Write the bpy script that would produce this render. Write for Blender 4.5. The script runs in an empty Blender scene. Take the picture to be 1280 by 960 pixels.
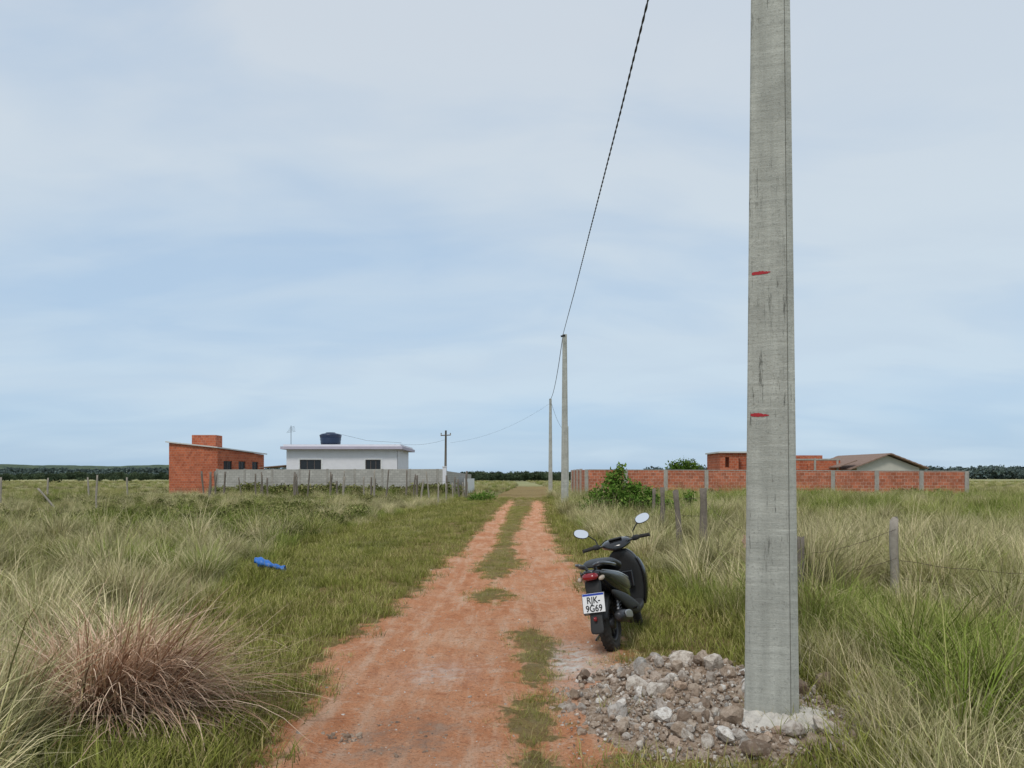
import bpy, math, random, numpy as np
from mathutils import Vector, Matrix, Euler
rng=np.random.default_rng(7); random.seed(7)
S=bpy.context.scene; COL=S.collection
R_=math.radians
# ------------------------------------------------------------------ helpers
def link(o,parent=None):
    COL.objects.link(o)
    if parent is not None: o.parent=parent
    return o
def empty(name,loc=(0,0,0),rot=(0,0,0),parent=None):
    e=bpy.data.objects.new(name,None); e.location=loc; e.rotation_euler=rot; e.empty_display_size=.2
    return link(e,parent)
def mkmesh(name,v,f,mat=None,smooth=False,attrs=None,uv=False):
    me=bpy.data.meshes.new(name)
    me.from_pydata(v.tolist() if hasattr(v,'tolist') else [tuple(a) for a in v],[],f.tolist() if hasattr(f,'tolist') else f)
    if attrs:
        for k,a in attrs.items():
            a=np.asarray(a,dtype=np.float32)
            if a.ndim==1: me.attributes.new(k,'FLOAT','POINT').data.foreach_set('value',a)
            else: me.attributes.new(k,'FLOAT_VECTOR','POINT').data.foreach_set('vector',a.ravel())
    if smooth: me.polygons.foreach_set('use_smooth',[True]*len(me.polygons))
    if mat:
        for m in (mat if isinstance(mat,list) else [mat]): me.materials.append(m)
    if uv: boxuv(me)
    me.update(); return me
def boxuv(me):
    l=me.uv_layers.new(name='UVMap')
    for p in me.polygons:
        n=p.normal
        if abs(n.z)>.75: a=Vector((1,0,0)); b=Vector((0,1,0))
        else:
            b=Vector((0,0,1)); a=Vector((-n.y,n.x,0)).normalized()
            if a.x<0 or (abs(a.x)<1e-3 and a.y<0): a=-a
        for li in p.loop_indices:
            c=me.vertices[me.loops[li].vertex_index].co
            l.data[li].uv=(c.dot(a),c.dot(b))
def obj(name,v,f,mat=None,smooth=False,attrs=None,parent=None,uv=False):
    return link(bpy.data.objects.new(name,mkmesh(name,v,f,mat,smooth,attrs,uv)),parent)
BF=[(0,3,2,1),(4,5,6,7),(0,1,5,4),(1,2,6,5),(2,3,7,6),(3,0,4,7)]
def box(name,x0,x1,y0,y1,z0,z1,mat,parent=None,bev=0,M=None,uv=True):
    v=[(x0,y0,z0),(x1,y0,z0),(x1,y1,z0),(x0,y1,z0),(x0,y0,z1),(x1,y0,z1),(x1,y1,z1),(x0,y1,z1)]
    if M is not None: v=[tuple(M@Vector(a)) for a in v]
    o=obj(name,v,BF,mat,parent=parent,uv=uv)
    if bev:
        b=o.modifiers.new('b','BEVEL'); b.width=bev; b.segments=3
    return o
def tube(name,pts,r,mat,parent=None,n=10,M=None,smooth=True):
    pts=[Vector(p) for p in pts]
    rr=r if isinstance(r,(list,tuple)) else [r]*len(pts)
    v=[];f=[]
    for i,p in enumerate(pts):
        t=(pts[min(i+1,len(pts)-1)]-pts[max(i-1,0)]).normalized()
        up=Vector((0,0,1)) if abs(t.z)<.9 else Vector((1,0,0))
        a=t.cross(up).normalized(); b=t.cross(a)
        for k in range(n):
            an=2*math.pi*k/n
            v.append(p+(a*math.cos(an)+b*math.sin(an))*rr[i])
    for i in range(len(pts)-1):
        for k in range(n):
            f.append((i*n+k,i*n+(k+1)%n,(i+1)*n+(k+1)%n,(i+1)*n+k))
    f.append(tuple(range(n)));f.append(tuple(range(len(pts)*n-1,(len(pts)-1)*n-1,-1)))
    if M is not None: v=[M@a for a in v]
    return obj(name,v,f,mat,smooth,parent=parent)
def loft(name,secs,mat,parent=None,n=24,axis='y',M=None,sub=1):
    v=[];f=[]
    for s in secs:
        t,cx,c2,hw,hh,p=s
        for k in range(n):
            an=2*math.pi*k/n; c=math.cos(an); sn=math.sin(an)
            x=cx+hw*math.copysign(abs(c)**(2/p),c); q=c2+hh*math.copysign(abs(sn)**(2/p),sn)
            v.append((x,t,q) if axis=='y' else ((x,q,t) if axis=='z' else (t,x,q)))
    m=len(secs)
    for i in range(m-1):
        for k in range(n):
            f.append((i*n+k,i*n+(k+1)%n,(i+1)*n+(k+1)%n,(i+1)*n+k))
    for i in (0,m-1):
        c=np.mean([v[i*n+k] for k in range(n)],axis=0); v.append(tuple(c)); ci=len(v)-1
        for k in range(n): f.append((ci,i*n+(k+1)%n,i*n+k) if i==0 else (ci,i*n+k,i*n+(k+1)%n))
    if M is not None: v=[tuple(M@Vector(a)) for a in v]
    o=obj(name,v,f,mat,True,parent=parent)
    if sub: s=o.modifiers.new('s','SUBSURF'); s.levels=sub; s.render_levels=sub
    return o
def revolve_x(name,prof,cen,mat,parent=None,n=40,M=None,closed=True):
    v=[];f=[];m=len(prof)
    for k in range(n):
        an=2*math.pi*k/n
        for x,r in prof: v.append((cen[0]+x,cen[1]+r*math.cos(an),cen[2]+r*math.sin(an)))
    for k in range(n):
        for j in range(m if closed else m-1):
            a=k*m+j;b=k*m+(j+1)%m;c=((k+1)%n)*m+(j+1)%m;d=((k+1)%n)*m+j
            f.append((a,b,c,d))
    if M is not None: v=[tuple(M@Vector(a)) for a in v]
    return obj(name,v,f,mat,True,parent=parent)
# noise
_T=rng.random((256,256))
def vn(x,y):
    xi=np.floor(x).astype(int); yi=np.floor(y).astype(int); fx=x-xi; fy=y-yi
    fx=fx*fx*(3-2*fx); fy=fy*fy*(3-2*fy); g=lambda a,b:_T[a%256,b%256]
    return (g(xi,yi)*(1-fx)+g(xi+1,yi)*fx)*(1-fy)+(g(xi,yi+1)*(1-fx)+g(xi+1,yi+1)*fx)*fy
def fbm(x,y,sc=1,o=4,seed=0):
    x=np.asarray(x,float)*sc+seed*17.3; y=np.asarray(y,float)*sc+seed*9.1
    s=0;a=.5;t=0
    for i in range(o):
        s=s+a*vn(x,y); t+=a; x=x*2.03+5.1; y=y*2.03+3.7; a*=.5
    return s/t
def sst(a,b,x):
    t=np.clip((x-a)/(b-a),0,1); return t*t*(3-2*t)
# ------------------------------------------------------------------ layout functions
_Y=[-30,3,4.24,5.07,6.08,7.15,8.4,10.75,14.9,20,29,44,60,90,140]
_L=[-1.4,-1.45,-1.46,-1.5,-1.5,-1.62,-1.62,-1.42,-1.18,-1.05,-.9,-.55,-.3,.5,2.2]
_R=[.6,.65,.68,.75,.88,1.0,1.06,1.06,1.06,1.12,1.3,1.83,2.3,3.2,5.0]
def roadmask(x,y):
    L=np.interp(y,_Y,_L); R=np.interp(y,_Y,_R)
    d=np.minimum(x-L,R-x)
    m=sst(-.25,.25,d+.6*(fbm(x,y,1.6,4,1)-.5)+.55*(fbm(x,y,8,4,8)-.5))
    return m*(1-sst(44,62,y))
_CY=[-30,3.5,5,6,6.9,7.6,8.1,8.5,9.4,9.8,10.2,10.7,11.2,12.0,12.8,14,16,18,22,29,40,60]
_CX=[.1,.1,.13,.18,.22,.22,.2,.1,-.25,-.35,-.35,-.33,-.3,-.28,-.27,-.26,-.22,-.18,-.12,0.1,.45,1.0]
_CW=[.12,.12,.14,.08,.13,.17,.06,-.2,-.12,.12,.25,.18,-.10,.0,.30,.36,.22,.2,.24,.28,.5,.7]
def centremask(x,y):
    d=np.interp(y,_CY,_CW)-np.abs(x-np.interp(y,_CY,_CX))
    return sst(-.12,.15,d+.42*(fbm(x,y,2.6,3,2)-.5)+.55*(fbm(x,y,11,4,5)-.5))
def dirt(x,y): return roadmask(x,y)*(1-centremask(x,y))
def strip_c(y): return .5*(np.interp(y,_Y,_L)+np.interp(y,_Y,_R))
def base_h(x,y):
    L=np.interp(y,_Y,_L); R=np.interp(y,_Y,_R)
    off=np.maximum(np.maximum(L-x,x-R),0)
    o=sst(.1,2.5,off)
    h=o*.16*(fbm(x,y,.45,4,3)-.5)+.035*(fbm(x,y,2.2,3,4)-.5)*sst(0,.6,off+.3)
    h=h-.10*sst(2.2,4.5,-1*(x-L))*(1-sst(90,160,y))
    c=.5*(L+R); w=np.maximum(R-L,.5)
    tr=np.exp(-((np.abs(x-c)-w*.27)/.22)**2)
    h=h-.035*tr*(off<=0)+.035*(fbm(x,y,4.5,4,6)-.5)*(off<=.3)
    return h
def ground_z(x,y):
    d=np.abs(x-strip_c(y)); return base_h(x,y)-.05*(1-sst(2.3,2.9,d))*(y<139)
TL=lambda y: np.interp(y,[2,4.6,5.2,6.5,8,10.7,15,19,30,50],[-2.0,-2.1,-2.4,-3.3,-3.9,-4.0,-4.9,-5.6,-5.2,-4.2])
TR=lambda y: np.interp(y,[2,4,5,6,7.5,9,12,16,25,50],[2.05,2.15,2.3,2.5,2.8,2.5,2.5,2.3,2.1,3.0])
# ------------------------------------------------------------------ materials
def nd(nt,t,ins=None,**props):
    n=nt.nodes.new(t)
    for k,v in props.items(): setattr(n,k,v)
    for k,v in (ins or {}).items():
        s=n.inputs[k]
        if isinstance(v,bpy.types.NodeSocket): nt.links.new(v,s)
        else: s.default_value=v
    return n
def c4(c): return (c[0],c[1],c[2],1)
def mixc(nt,f,a,b,blend='MIX'):
    a=c4(a) if isinstance(a,tuple) else a; b=c4(b) if isinstance(b,tuple) else b
    n=nd(nt,'ShaderNodeMix',{0:f,6:a,7:b},data_type='RGBA',blend_type=blend); return n.outputs[2]
def ramp(nt,f,st,interp='LINEAR'):
    n=nd(nt,'ShaderNodeValToRGB',{0:f}); r=n.color_ramp; r.interpolation=interp
    while len(r.elements)<len(st): r.elements.new(.5)
    for e,(p,c) in zip(r.elements,st): e.position=p; e.color=c4(c) if isinstance(c,tuple) else (c,c,c,1)
    return n.outputs[0]
def math_(nt,op,a,b=0.,clamp=False):
    n=nd(nt,'ShaderNodeMath',{0:a,1:b},operation=op); n.use_clamp=clamp; return n.outputs[0]
def newmat(name):
    m=bpy.data.materials.new(name); m.use_nodes=True; nt=m.node_tree; nt.nodes.clear()
    out=nt.nodes.new('ShaderNodeOutputMaterial'); return m,nt,out
def noise(nt,vec,sc,det=4,rough=.55):
    return nd(nt,'ShaderNodeTexNoise',{'Vector':vec,'Scale':sc,'Detail':det,'Roughness':rough}).outputs[0]
def pos(nt): return nd(nt,'ShaderNodeNewGeometry').outputs['Position']
def objc(nt): return nd(nt,'ShaderNodeTexCoord').outputs['Object']
def attr(nt,n): return nd(nt,'ShaderNodeAttribute',attribute_name=n).outputs['Fac']
def bump(nt,h,s=.3,d=.02): return nd(nt,'ShaderNodeBump',{'Height':h,'Strength':s,'Distance':d}).outputs[0]
def princ(nt,out,col,rough=.8,metal=0.,nrm=None,spec=None,coat=0):
    d={'Base Color':c4(col) if isinstance(col,tuple) else col,'Roughness':rough,'Metallic':metal}
    p=nd(nt,'ShaderNodeBsdfPrincipled',d)
    if nrm is not None: nt.links.new(nrm,p.inputs['Normal'])
    if spec is not None: p.inputs['Specular IOR Level'].default_value=spec
    if coat: p.inputs['Coat Weight'].default_value=coat
    nt.links.new(p.outputs[0],out.inputs[0]); return p
def simple(name,col,rough=.6,metal=0.,var=.25,sc=12,bm=0.,spec=None,coat=0):
    m,nt,out=newmat(name); o=objc(nt); n=noise(nt,o,sc,5)
    c=mixc(nt,n,tuple(a*(1-var) for a in col),tuple(min(1,a*(1+var)) for a in col))
    princ(nt,out,c,rough,metal,bump(nt,noise(nt,o,sc*4,4),bm,.01) if bm else None,spec,coat); return m
def grassmat(name,base,tip,dry,dryf=.25,trans=0,patch=.35):
    m,nt,out=newmat(name); t=attr(nt,'t'); r=attr(nt,'r')
    rnd=nd(nt,'ShaderNodeObjectInfo').outputs['Random']
    p=pos(nt); pn=nd(nt,'ShaderNodeTexNoise',{'Vector':p,'Scale':.4,'Detail':2}).outputs[0]
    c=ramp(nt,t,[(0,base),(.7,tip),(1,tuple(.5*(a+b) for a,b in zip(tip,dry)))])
    k=math_(nt,'ADD',r,math_(nt,'MULTIPLY',math_(nt,'SUBTRACT',pn,.5),patch*3.4))
    k=math_(nt,'ADD',k,math_(nt,'MULTIPLY',math_(nt,'SUBTRACT',rnd,.5),.35))
    c=mixc(nt,ramp(nt,k,[(1-dryf-.12,0.),(1-dryf+.12,1.)]),c,dry)
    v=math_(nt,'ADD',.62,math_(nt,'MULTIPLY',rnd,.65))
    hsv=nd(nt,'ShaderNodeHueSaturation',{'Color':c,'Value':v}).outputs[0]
    d=nd(nt,'ShaderNodeBsdfDiffuse',{'Color':hsv})
    nt.links.new(d.outputs[0],out.inputs[0]); return m
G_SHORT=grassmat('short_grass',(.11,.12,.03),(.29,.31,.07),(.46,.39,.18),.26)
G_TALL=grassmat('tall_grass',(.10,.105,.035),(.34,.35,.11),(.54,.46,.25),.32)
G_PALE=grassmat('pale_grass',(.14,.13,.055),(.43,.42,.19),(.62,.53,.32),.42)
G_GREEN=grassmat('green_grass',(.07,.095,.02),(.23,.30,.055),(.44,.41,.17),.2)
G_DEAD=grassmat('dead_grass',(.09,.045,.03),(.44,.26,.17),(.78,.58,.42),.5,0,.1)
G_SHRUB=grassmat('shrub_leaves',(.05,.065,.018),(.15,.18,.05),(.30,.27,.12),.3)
G_BUSH=grassmat('bush_leaves',(.04,.08,.015),(.13,.24,.04),(.22,.30,.07),.15)
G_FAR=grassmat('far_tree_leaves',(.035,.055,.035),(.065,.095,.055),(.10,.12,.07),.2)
G_FARB=grassmat('hazy_tree_leaves',(.08,.115,.115),(.12,.165,.16),(.14,.17,.15),.2)  # bluish distance haze is mixed into these leaf colours
def ground_col(nt,p):
    n1=noise(nt,p,.12,5); n2=noise(nt,p,1.3,6,.65); n3=noise(nt,p,14,5,.7)
    c=ramp(nt,n2,[(.3,(.09,.095,.03)),(.5,(.17,.165,.05)),(.7,(.28,.23,.11))])
    c=mixc(nt,ramp(nt,n1,[(.4,0.),(.65,1.)]),c,(.26,.24,.09))
    c=mixc(nt,ramp(nt,n3,[(.3,.6),(.6,0.)]),c,(.06,.05,.022))
    return c,n3
def mk_ground():
    m,nt,out=newmat('field_ground'); p=pos(nt); c,n3=ground_col(nt,p)
    sx=nd(nt,'ShaderNodeSeparateXYZ',{0:p}).outputs[1]
    far=ramp(nt,math_(nt,'DIVIDE',sx,600.),[(.1,0.),(.35,1.)])
    b=nd(nt,'ShaderNodeMapping',{'Vector':p,'Scale':(.004,.02,1)}).outputs[0]
    fc=ramp(nt,noise(nt,b,1.,4),[(.35,(.17,.20,.085)),(.5,(.40,.37,.19)),(.65,(.22,.25,.12))])
    c=mixc(nt,far,c,fc)
    princ(nt,out,c,.95,0,bump(nt,n3,.6,.05),.1); return m
def mk_road():
    m,nt,out=newmat('dirt_road'); p=pos(nt); gc,n3=ground_col(nt,p)
    mk=attr(nt,'dirt')
    n1=noise(nt,p,.9,5,.6); n2=noise(nt,p,5,6,.75); n4=noise(nt,p,45,5,.75); n5=noise(nt,p,160,3,.6)
    ms=nd(nt,'ShaderNodeMapping',{'Vector':p,'Scale':(5.5,.7,1)}).outputs[0]; n6=noise(nt,ms,1.2,5,.65)
    c=ramp(nt,n1,[(.3,(.66,.27,.125)),(.5,(.72,.335,.175)),(.68,(.77,.42,.25))])
    c=mixc(nt,ramp(nt,n6,[(.5,0.),(.66,.75)]),c,(.82,.54,.37))
    c=mixc(nt,ramp(nt,n6,[(.33,.55),(.46,0.)]),c,(.54,.21,.095))
    c=mixc(nt,ramp(nt,n2,[(.53,0.),(.68,.8)]),c,(.82,.56,.40))
    c=mixc(nt,ramp(nt,n2,[(.32,.75),(.44,0.)]),c,(.46,.18,.09))
    c=mixc(nt,ramp(nt,n4,[(.34,.7),(.48,0.)]),c,(.32,.135,.07))
    c=mixc(nt,ramp(nt,n4,[(.58,0.),(.70,.7)]),c,(.84,.66,.52))
    vo=nd(nt,'ShaderNodeTexVoronoi',{'Vector':p,'Scale':28.,'Randomness':1.})
    peb=ramp(nt,vo.outputs['Distance'],[(.10,1.),(.2,0.)])
    pc=ramp(nt,nd(nt,'ShaderNodeSeparateColor',{0:vo.outputs['Color']}).outputs[0],[(.0,(.28,.17,.12)),(.5,(.6,.4,.29)),(1,(.7,.6,.5))])
    c=mixc(nt,math_(nt,'MULTIPLY',peb,ramp(nt,n2,[(.45,0.),(.6,.8)])),c,pc)
    wh=attr(nt,'white'); wm=math_(nt,'MULTIPLY',wh,ramp(nt,noise(nt,p,9,5,.7),[(.35,0.),(.6,1.)]))
    c=mixc(nt,wm,c,(.84,.78,.71))
    dk=attr(nt,'damp'); c=mixc(nt,math_(nt,'MULTIPLY',dk,ramp(nt,n2,[(.4,0.),(.6,.8)])),c,(.3,.2,.15))
    k=math_(nt,'ADD',mk,math_(nt,'MULTIPLY',math_(nt,'SUBTRACT',noise(nt,p,22,5,.7),.5),1.4))
    k=ramp(nt,k,[(.3,0.),(.64,1.)])
    c=mixc(nt,k,mixc(nt,.2,gc,c),c)
    h=math_(nt,'ADD',math_(nt,'MULTIPLY',n2,1.),math_(nt,'ADD',math_(nt,'MULTIPLY',n4,.45),math_(nt,'ADD',math_(nt,'MULTIPLY',peb,.25),math_(nt,'MULTIPLY',n5,.12))))
    princ(nt,out,c,.95,0,bump(nt,h,1.,.06),.1); return m
def mk_brick(name,c1,c2,mort,sc=1.,bw=.3,bh=.2,dirty=.4):
    m,nt,out=newmat(name); uv=nd(nt,'ShaderNodeUVMap').outputs[0]; o=objc(nt)
    b=nd(nt,'ShaderNodeTexBrick',{'Vector':uv,'Color1':c4(c1),'Color2':c4(c2),'Mortar':c4(mort),'Scale':sc,'Mortar Size':.014,'Mortar Smooth':.2,'Bias':0.,'Brick Width':bw,'Row Height':bh})
    n=noise(nt,o,1.1,5,.65); n2=noise(nt,o,7,4,.6)
    c=mixc(nt,ramp(nt,n,[(.35,dirty),(.6,0.)]),b.outputs[0],tuple(a*.5 for a in c1))
    c=mixc(nt,ramp(nt,n2,[(.5,0.),(.75,.45)]),c,mort)
    z=nd(nt,'ShaderNodeSeparateXYZ',{0:o}).outputs[2]
    c=mixc(nt,ramp(nt,math_(nt,'ADD',z,n),[(.4,.6),(1.0,0.)]),c,(.18,.13,.09))
    princ(nt,out,c,.9,0,bump(nt,b.outputs[1],-.5,.01),.2); return m
M_BRICK=mk_brick('red_brick',(.58,.16,.075),(.38,.09,.045),(.46,.29,.21),1.,.4,.25)
M_BRICKW=mk_brick('wall_brick',(.60,.19,.10),(.34,.11,.06),(.52,.39,.31),1.,.4,.25,.6)
M_BLOCK=mk_brick('concrete_block',(.53,.51,.46),(.42,.40,.36),(.32,.31,.28),1.,.4,.2,.35)
def mk_conc(name,col,streak=.3,grit=60):
    m,nt,out=newmat(name); o=objc(nt)
    mp=nd(nt,'ShaderNodeMapping',{'Vector':o,'Scale':(14,14,.7)}).outputs[0]
    st=noise(nt,mp,1.,6,.65); n=noise(nt,o,3,6,.65); g=noise(nt,o,grit,5,.75)
    mh=nd(nt,'ShaderNodeMapping',{'Vector':o,'Scale':(2.5,2.5,34)}).outputs[0]; hb=noise(nt,mh,1.,5,.7)
    c=mixc(nt,ramp(nt,st,[(.35,0.),(.7,1.)]),tuple(a*(1-streak) for a in col),tuple(min(1,a*(1+.12)) for a in col))
    c=mixc(nt,ramp(nt,n,[(.4,.0),(.65,.65)]),c,tuple(a*.62 for a in col))
    c=mixc(nt,ramp(nt,hb,[(.5,0.),(.7,.55)]),c,tuple(a*.62 for a in col))
    c=mixc(nt,ramp(nt,hb,[(.3,.5),(.42,.0)]),c,tuple(min(1,a*1.3) for a in col))
    c=mixc(nt,ramp(nt,g,[(.55,0.),(.68,.7)]),c,tuple(a*.42 for a in col))
    c=mixc(nt,ramp(nt,g,[(.28,.5),(.40,0.)]),c,tuple(min(1,a*1.35) for a in col))
    mv=nd(nt,'ShaderNodeMapping',{'Vector':o,'Scale':(34,34,3.2)}).outputs[0]
    sc=math_(nt,'MULTIPLY',ramp(nt,noise(nt,mv,1.,5,.8),[(.58,0.),(.64,1.)]),ramp(nt,noise(nt,o,1.7,3),[(.46,0.),(.58,1.)]))
    c=mixc(nt,math_(nt,'MULTIPLY',sc,.8),c,(.06,.06,.05))
    vo=nd(nt,'ShaderNodeTexVoronoi',{'Vector':o,'Scale':26.}); hole=math_(nt,'MULTIPLY',ramp(nt,vo.outputs['Distance'],[(.05,1.),(.10,0.)]),ramp(nt,n,[(.5,0.),(.6,1.)]))
    c=mixc(nt,math_(nt,'MULTIPLY',hole,.7),c,tuple(a*.3 for a in col))
    h=math_(nt,'SUBTRACT',math_(nt,'ADD',g,hb),hole)
    princ(nt,out,c,.88,0,bump(nt,h,.6,.008),.2); return m
M_POLE=mk_conc('pole_concrete',(.50,.505,.455),.18)
M_SEAM=simple('seam_dark',(.22,.22,.20),.95)
M_CONC=mk_conc('grey_concrete',(.46,.43,.38),.3,20)
M_WHITE=simple('white_plaster',(.76,.75,.78),.85,0,.1,2,.1)
M_WHITE2=simple('lilac_slab_edge',(.50,.46,.55),.85,0,.15,2)
M_CREAM=simple('grey_plaster',(.56,.54,.47),.9,0,.12,2)
M_GLASS=simple('window_glass',(.015,.017,.02),.15)
M_FRAME=simple('window_frame',(.12,.09,.08),.5)
M_FRAMEW=simple('white_frame',(.75,.75,.75),.5)
M_ROOF=simple('roof_tiles',(.26,.17,.13),.9,0,.4,6,.4)
M_ROOFW=simple('fibre_cement',(.6,.58,.55),.9,0,.2,3)
M_TANK=simple('blue_tank',(.01,.025,.065),.35)
M_WOOD=simple('weathered_wood',(.19,.16,.13),.95,0,.5,18,.8)
M_WOODG=simple('pale_wood',(.34,.30,.25),.95,0,.4,18,.5)
M_WIRE=simple('wire',(.03,.03,.035),.6)
M_RUST=simple('rusty_wire',(.09,.06,.045),.8,.3)
M_RED=simple('red_paint',(.42,.02,.03),.7,0,.3,60)
M_BLUE=simple('blue_plastic',(.025,.16,.55),.45,0,.4,9,.3)
M_BARK=simple('bark',(.12,.09,.06),.95,0,.4,20,.6)
# ------------------------------------------------------------------ instancing
def source_collection(name,meshes):
    c=bpy.data.collections.new(name)
    for i,me in enumerate(meshes):
        c.objects.link(bpy.data.objects.new('%s_%02d'%(name,i),me))
    return c
def scatter(name,P,rot,scl,idx,coll):
    me=bpy.data.meshes.new(name); me.vertices.add(len(P)); me.vertices.foreach_set('co',np.asarray(P,dtype=np.float32).ravel())
    me.attributes.new('rot','FLOAT_VECTOR','POINT').data.foreach_set('vector',np.asarray(rot,dtype=np.float32).ravel())
    me.attributes.new('scl','FLOAT_VECTOR','POINT').data.foreach_set('vector',np.asarray(scl,dtype=np.float32).ravel())
    me.attributes.new('idx','INT','POINT').data.foreach_set('value',np.asarray(idx,dtype=np.int32))
    o=link(bpy.data.objects.new(name,me))
    g=bpy.data.node_groups.new(name+'_nodes','GeometryNodeTree')
    g.interface.new_socket('Geometry',in_out='INPUT',socket_type='NodeSocketGeometry'); g.interface.new_socket('Geometry',in_out='OUTPUT',socket_type='NodeSocketGeometry')
    gi=g.nodes.new('NodeGroupInput'); go=g.nodes.new('NodeGroupOutput')
    ci=g.nodes.new('GeometryNodeCollectionInfo'); ci.inputs['Collection'].default_value=coll
    ci.inputs['Separate Children'].default_value=True; ci.inputs['Reset Children'].default_value=True
    ip=g.nodes.new('GeometryNodeInstanceOnPoints'); ip.inputs['Pick Instance'].default_value=True
    def na(n,t):
        a=g.nodes.new('GeometryNodeInputNamedAttribute'); a.data_type=t; a.inputs[0].default_value=n; return a.outputs[0]
    L=g.links.new
    L(gi.outputs[0],ip.inputs['Points']); L(ci.outputs[0],ip.inputs['Instance']); L(na('idx','INT'),ip.inputs['Instance Index'])
    L(na('rot','FLOAT_VECTOR'),ip.inputs['Rotation']); L(na('scl','FLOAT_VECTOR'),ip.inputs['Scale']); L(ip.outputs[0],go.inputs[0])
    o.modifiers.new('scatter','NODES').node_group=g; return o
def blades(name,n,r,h,hv,w,tilt,droop,mat,seg=4,bias=.6,aim=None,aimf=0):
    a0=rng.uniform(0,2*np.pi,n); rr=r*np.sqrt(rng.random(n)); root=np.stack([rr*np.cos(a0),rr*np.sin(a0),np.zeros(n)],1)
    az=np.where(rng.random(n)<bias,a0+rng.normal(0,.5,n),rng.uniform(0,2*np.pi,n))
    if aim is not None: az=np.where(rng.random(n)<aimf,aim+rng.normal(0,.45,n),az)
    L=h*np.clip(1+hv*rng.normal(0,1,n),.3,1.9); th=np.abs(rng.normal(tilt,tilt*.6,n)); kp=np.clip(rng.normal(droop,droop*.5,n),0,None)
    tw=az+np.pi/2+rng.normal(0,.6,n); W=w*rng.uniform(.6,1.3,n)
    p=root.copy(); V=[];T=[]
    side=np.stack([np.cos(tw),np.sin(tw),np.zeros(n)],1)
    rb=rng.random(n)
    for i in range(seg+1):
        s=i/seg; ww=W*(1-s)**.6*.5 if i<seg else W*.04
        V.append(p-side*ww[:,None]); V.append(p+side*ww[:,None]); T+= [np.full(n,s)]*2
        ang=th+kp*(s**1.3)
        st=L/seg; p=p+np.stack([np.sin(ang)*np.cos(az)*st,np.sin(ang)*np.sin(az)*st,np.cos(ang)*st],1)
        p[:,2]=np.maximum(p[:,2],.004)
    V=np.stack(V,1).reshape(-1,3); T=np.stack(T,1).ravel(); k=2*(seg+1)
    b=np.arange(n)[:,None]*k; F=[]
    for i in range(seg):
        F.append(np.concatenate([b+2*i,b+2*i+1,b+2*i+3,b+2*i+2],1))
    F=np.concatenate(F,0)
    return mkmesh(name,V,F,mat,True,{'t':T,'r':np.repeat(rb,k)})
def leaves(name,lobes,n,ls,mat,el=1.6,up=.3):
    ws=np.array([l[1][0]*l[1][1]*l[1][2] for l in lobes])**.66; ws/=ws.sum()
    li=rng.choice(len(lobes),n,p=ws)
    C=np.array([l[0] for l in lobes])[li]; Rr=np.array([l[1] for l in lobes])[li]
    d=rng.normal(size=(n,3)); d/=np.linalg.norm(d,axis=1)[:,None]; rad=rng.random(n)**.42*(1+.18*rng.normal(size=n))
    P=C+d*Rr*rad[:,None]; P[:,2]=np.maximum(P[:,2],.02)
    nn=rng.normal(size=(n,3)); nn[:,2]+=up; nn/=np.linalg.norm(nn,axis=1)[:,None]
    a=np.cross(nn,rng.normal(size=(n,3))); a/=np.linalg.norm(a,axis=1)[:,None]; b=np.cross(nn,a)
    s=(ls*rng.uniform(.5,1.4,n))[:,None]
    V=np.stack([P-a*s*el*.5,P+b*s*.4,P+a*s*el*.5+nn*s*.15,P-b*s*.4],1).reshape(-1,3)
    F=np.arange(n*4).reshape(n,4)
    zmax=P[:,2].max()
    return mkmesh(name,V,F,mat,False,{'t':np.repeat(np.clip(.3*rad+.7*P[:,2]/zmax,0,1),4),'r':np.repeat(rng.random(n),4)})
def lobes(n,rx,rz,s):
    return [((rng.uniform(-rx,rx),rng.uniform(-rx,rx),rz*rng.uniform(.35,.95)),(s*rng.uniform(.6,1.2),s*rng.uniform(.6,1.2),s*rng.uniform(.5,.9))) for _ in range(n)]
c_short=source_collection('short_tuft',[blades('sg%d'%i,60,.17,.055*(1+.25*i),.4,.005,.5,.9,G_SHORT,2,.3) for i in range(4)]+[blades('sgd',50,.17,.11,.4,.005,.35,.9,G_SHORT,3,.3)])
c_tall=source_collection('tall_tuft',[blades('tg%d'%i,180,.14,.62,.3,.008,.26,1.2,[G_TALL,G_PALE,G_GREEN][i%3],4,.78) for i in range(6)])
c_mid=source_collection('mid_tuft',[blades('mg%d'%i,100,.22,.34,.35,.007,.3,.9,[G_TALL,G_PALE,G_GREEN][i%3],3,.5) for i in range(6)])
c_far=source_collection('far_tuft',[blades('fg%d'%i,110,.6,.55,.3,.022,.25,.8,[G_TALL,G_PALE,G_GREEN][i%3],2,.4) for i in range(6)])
c_shrub=source_collection('shrub',[leaves('sh%d'%i,lobes(6,.35,.4,.22),360,.06,G_SHRUB) for i in range(4)])
c_tree=source_collection('tree_crown',[leaves('tr%d'%i,lobes(9,2.0,4.0,1.4),600,.5,G_FAR,1.2) for i in range(4)])
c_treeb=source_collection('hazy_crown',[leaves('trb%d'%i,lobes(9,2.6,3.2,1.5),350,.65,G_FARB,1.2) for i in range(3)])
def sampleY(n,y0,y1,a):
    u=rng.random(n); e=a+1
    return (y0**e+u*(y1**e-y0**e))**(1/e)
def wedge(n,y0,y1,a,marg=3):
    y=sampleY(n,y0,y1,a); x=rng.uniform(-1,1,n)*(.74*y+marg); return x,y
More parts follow.
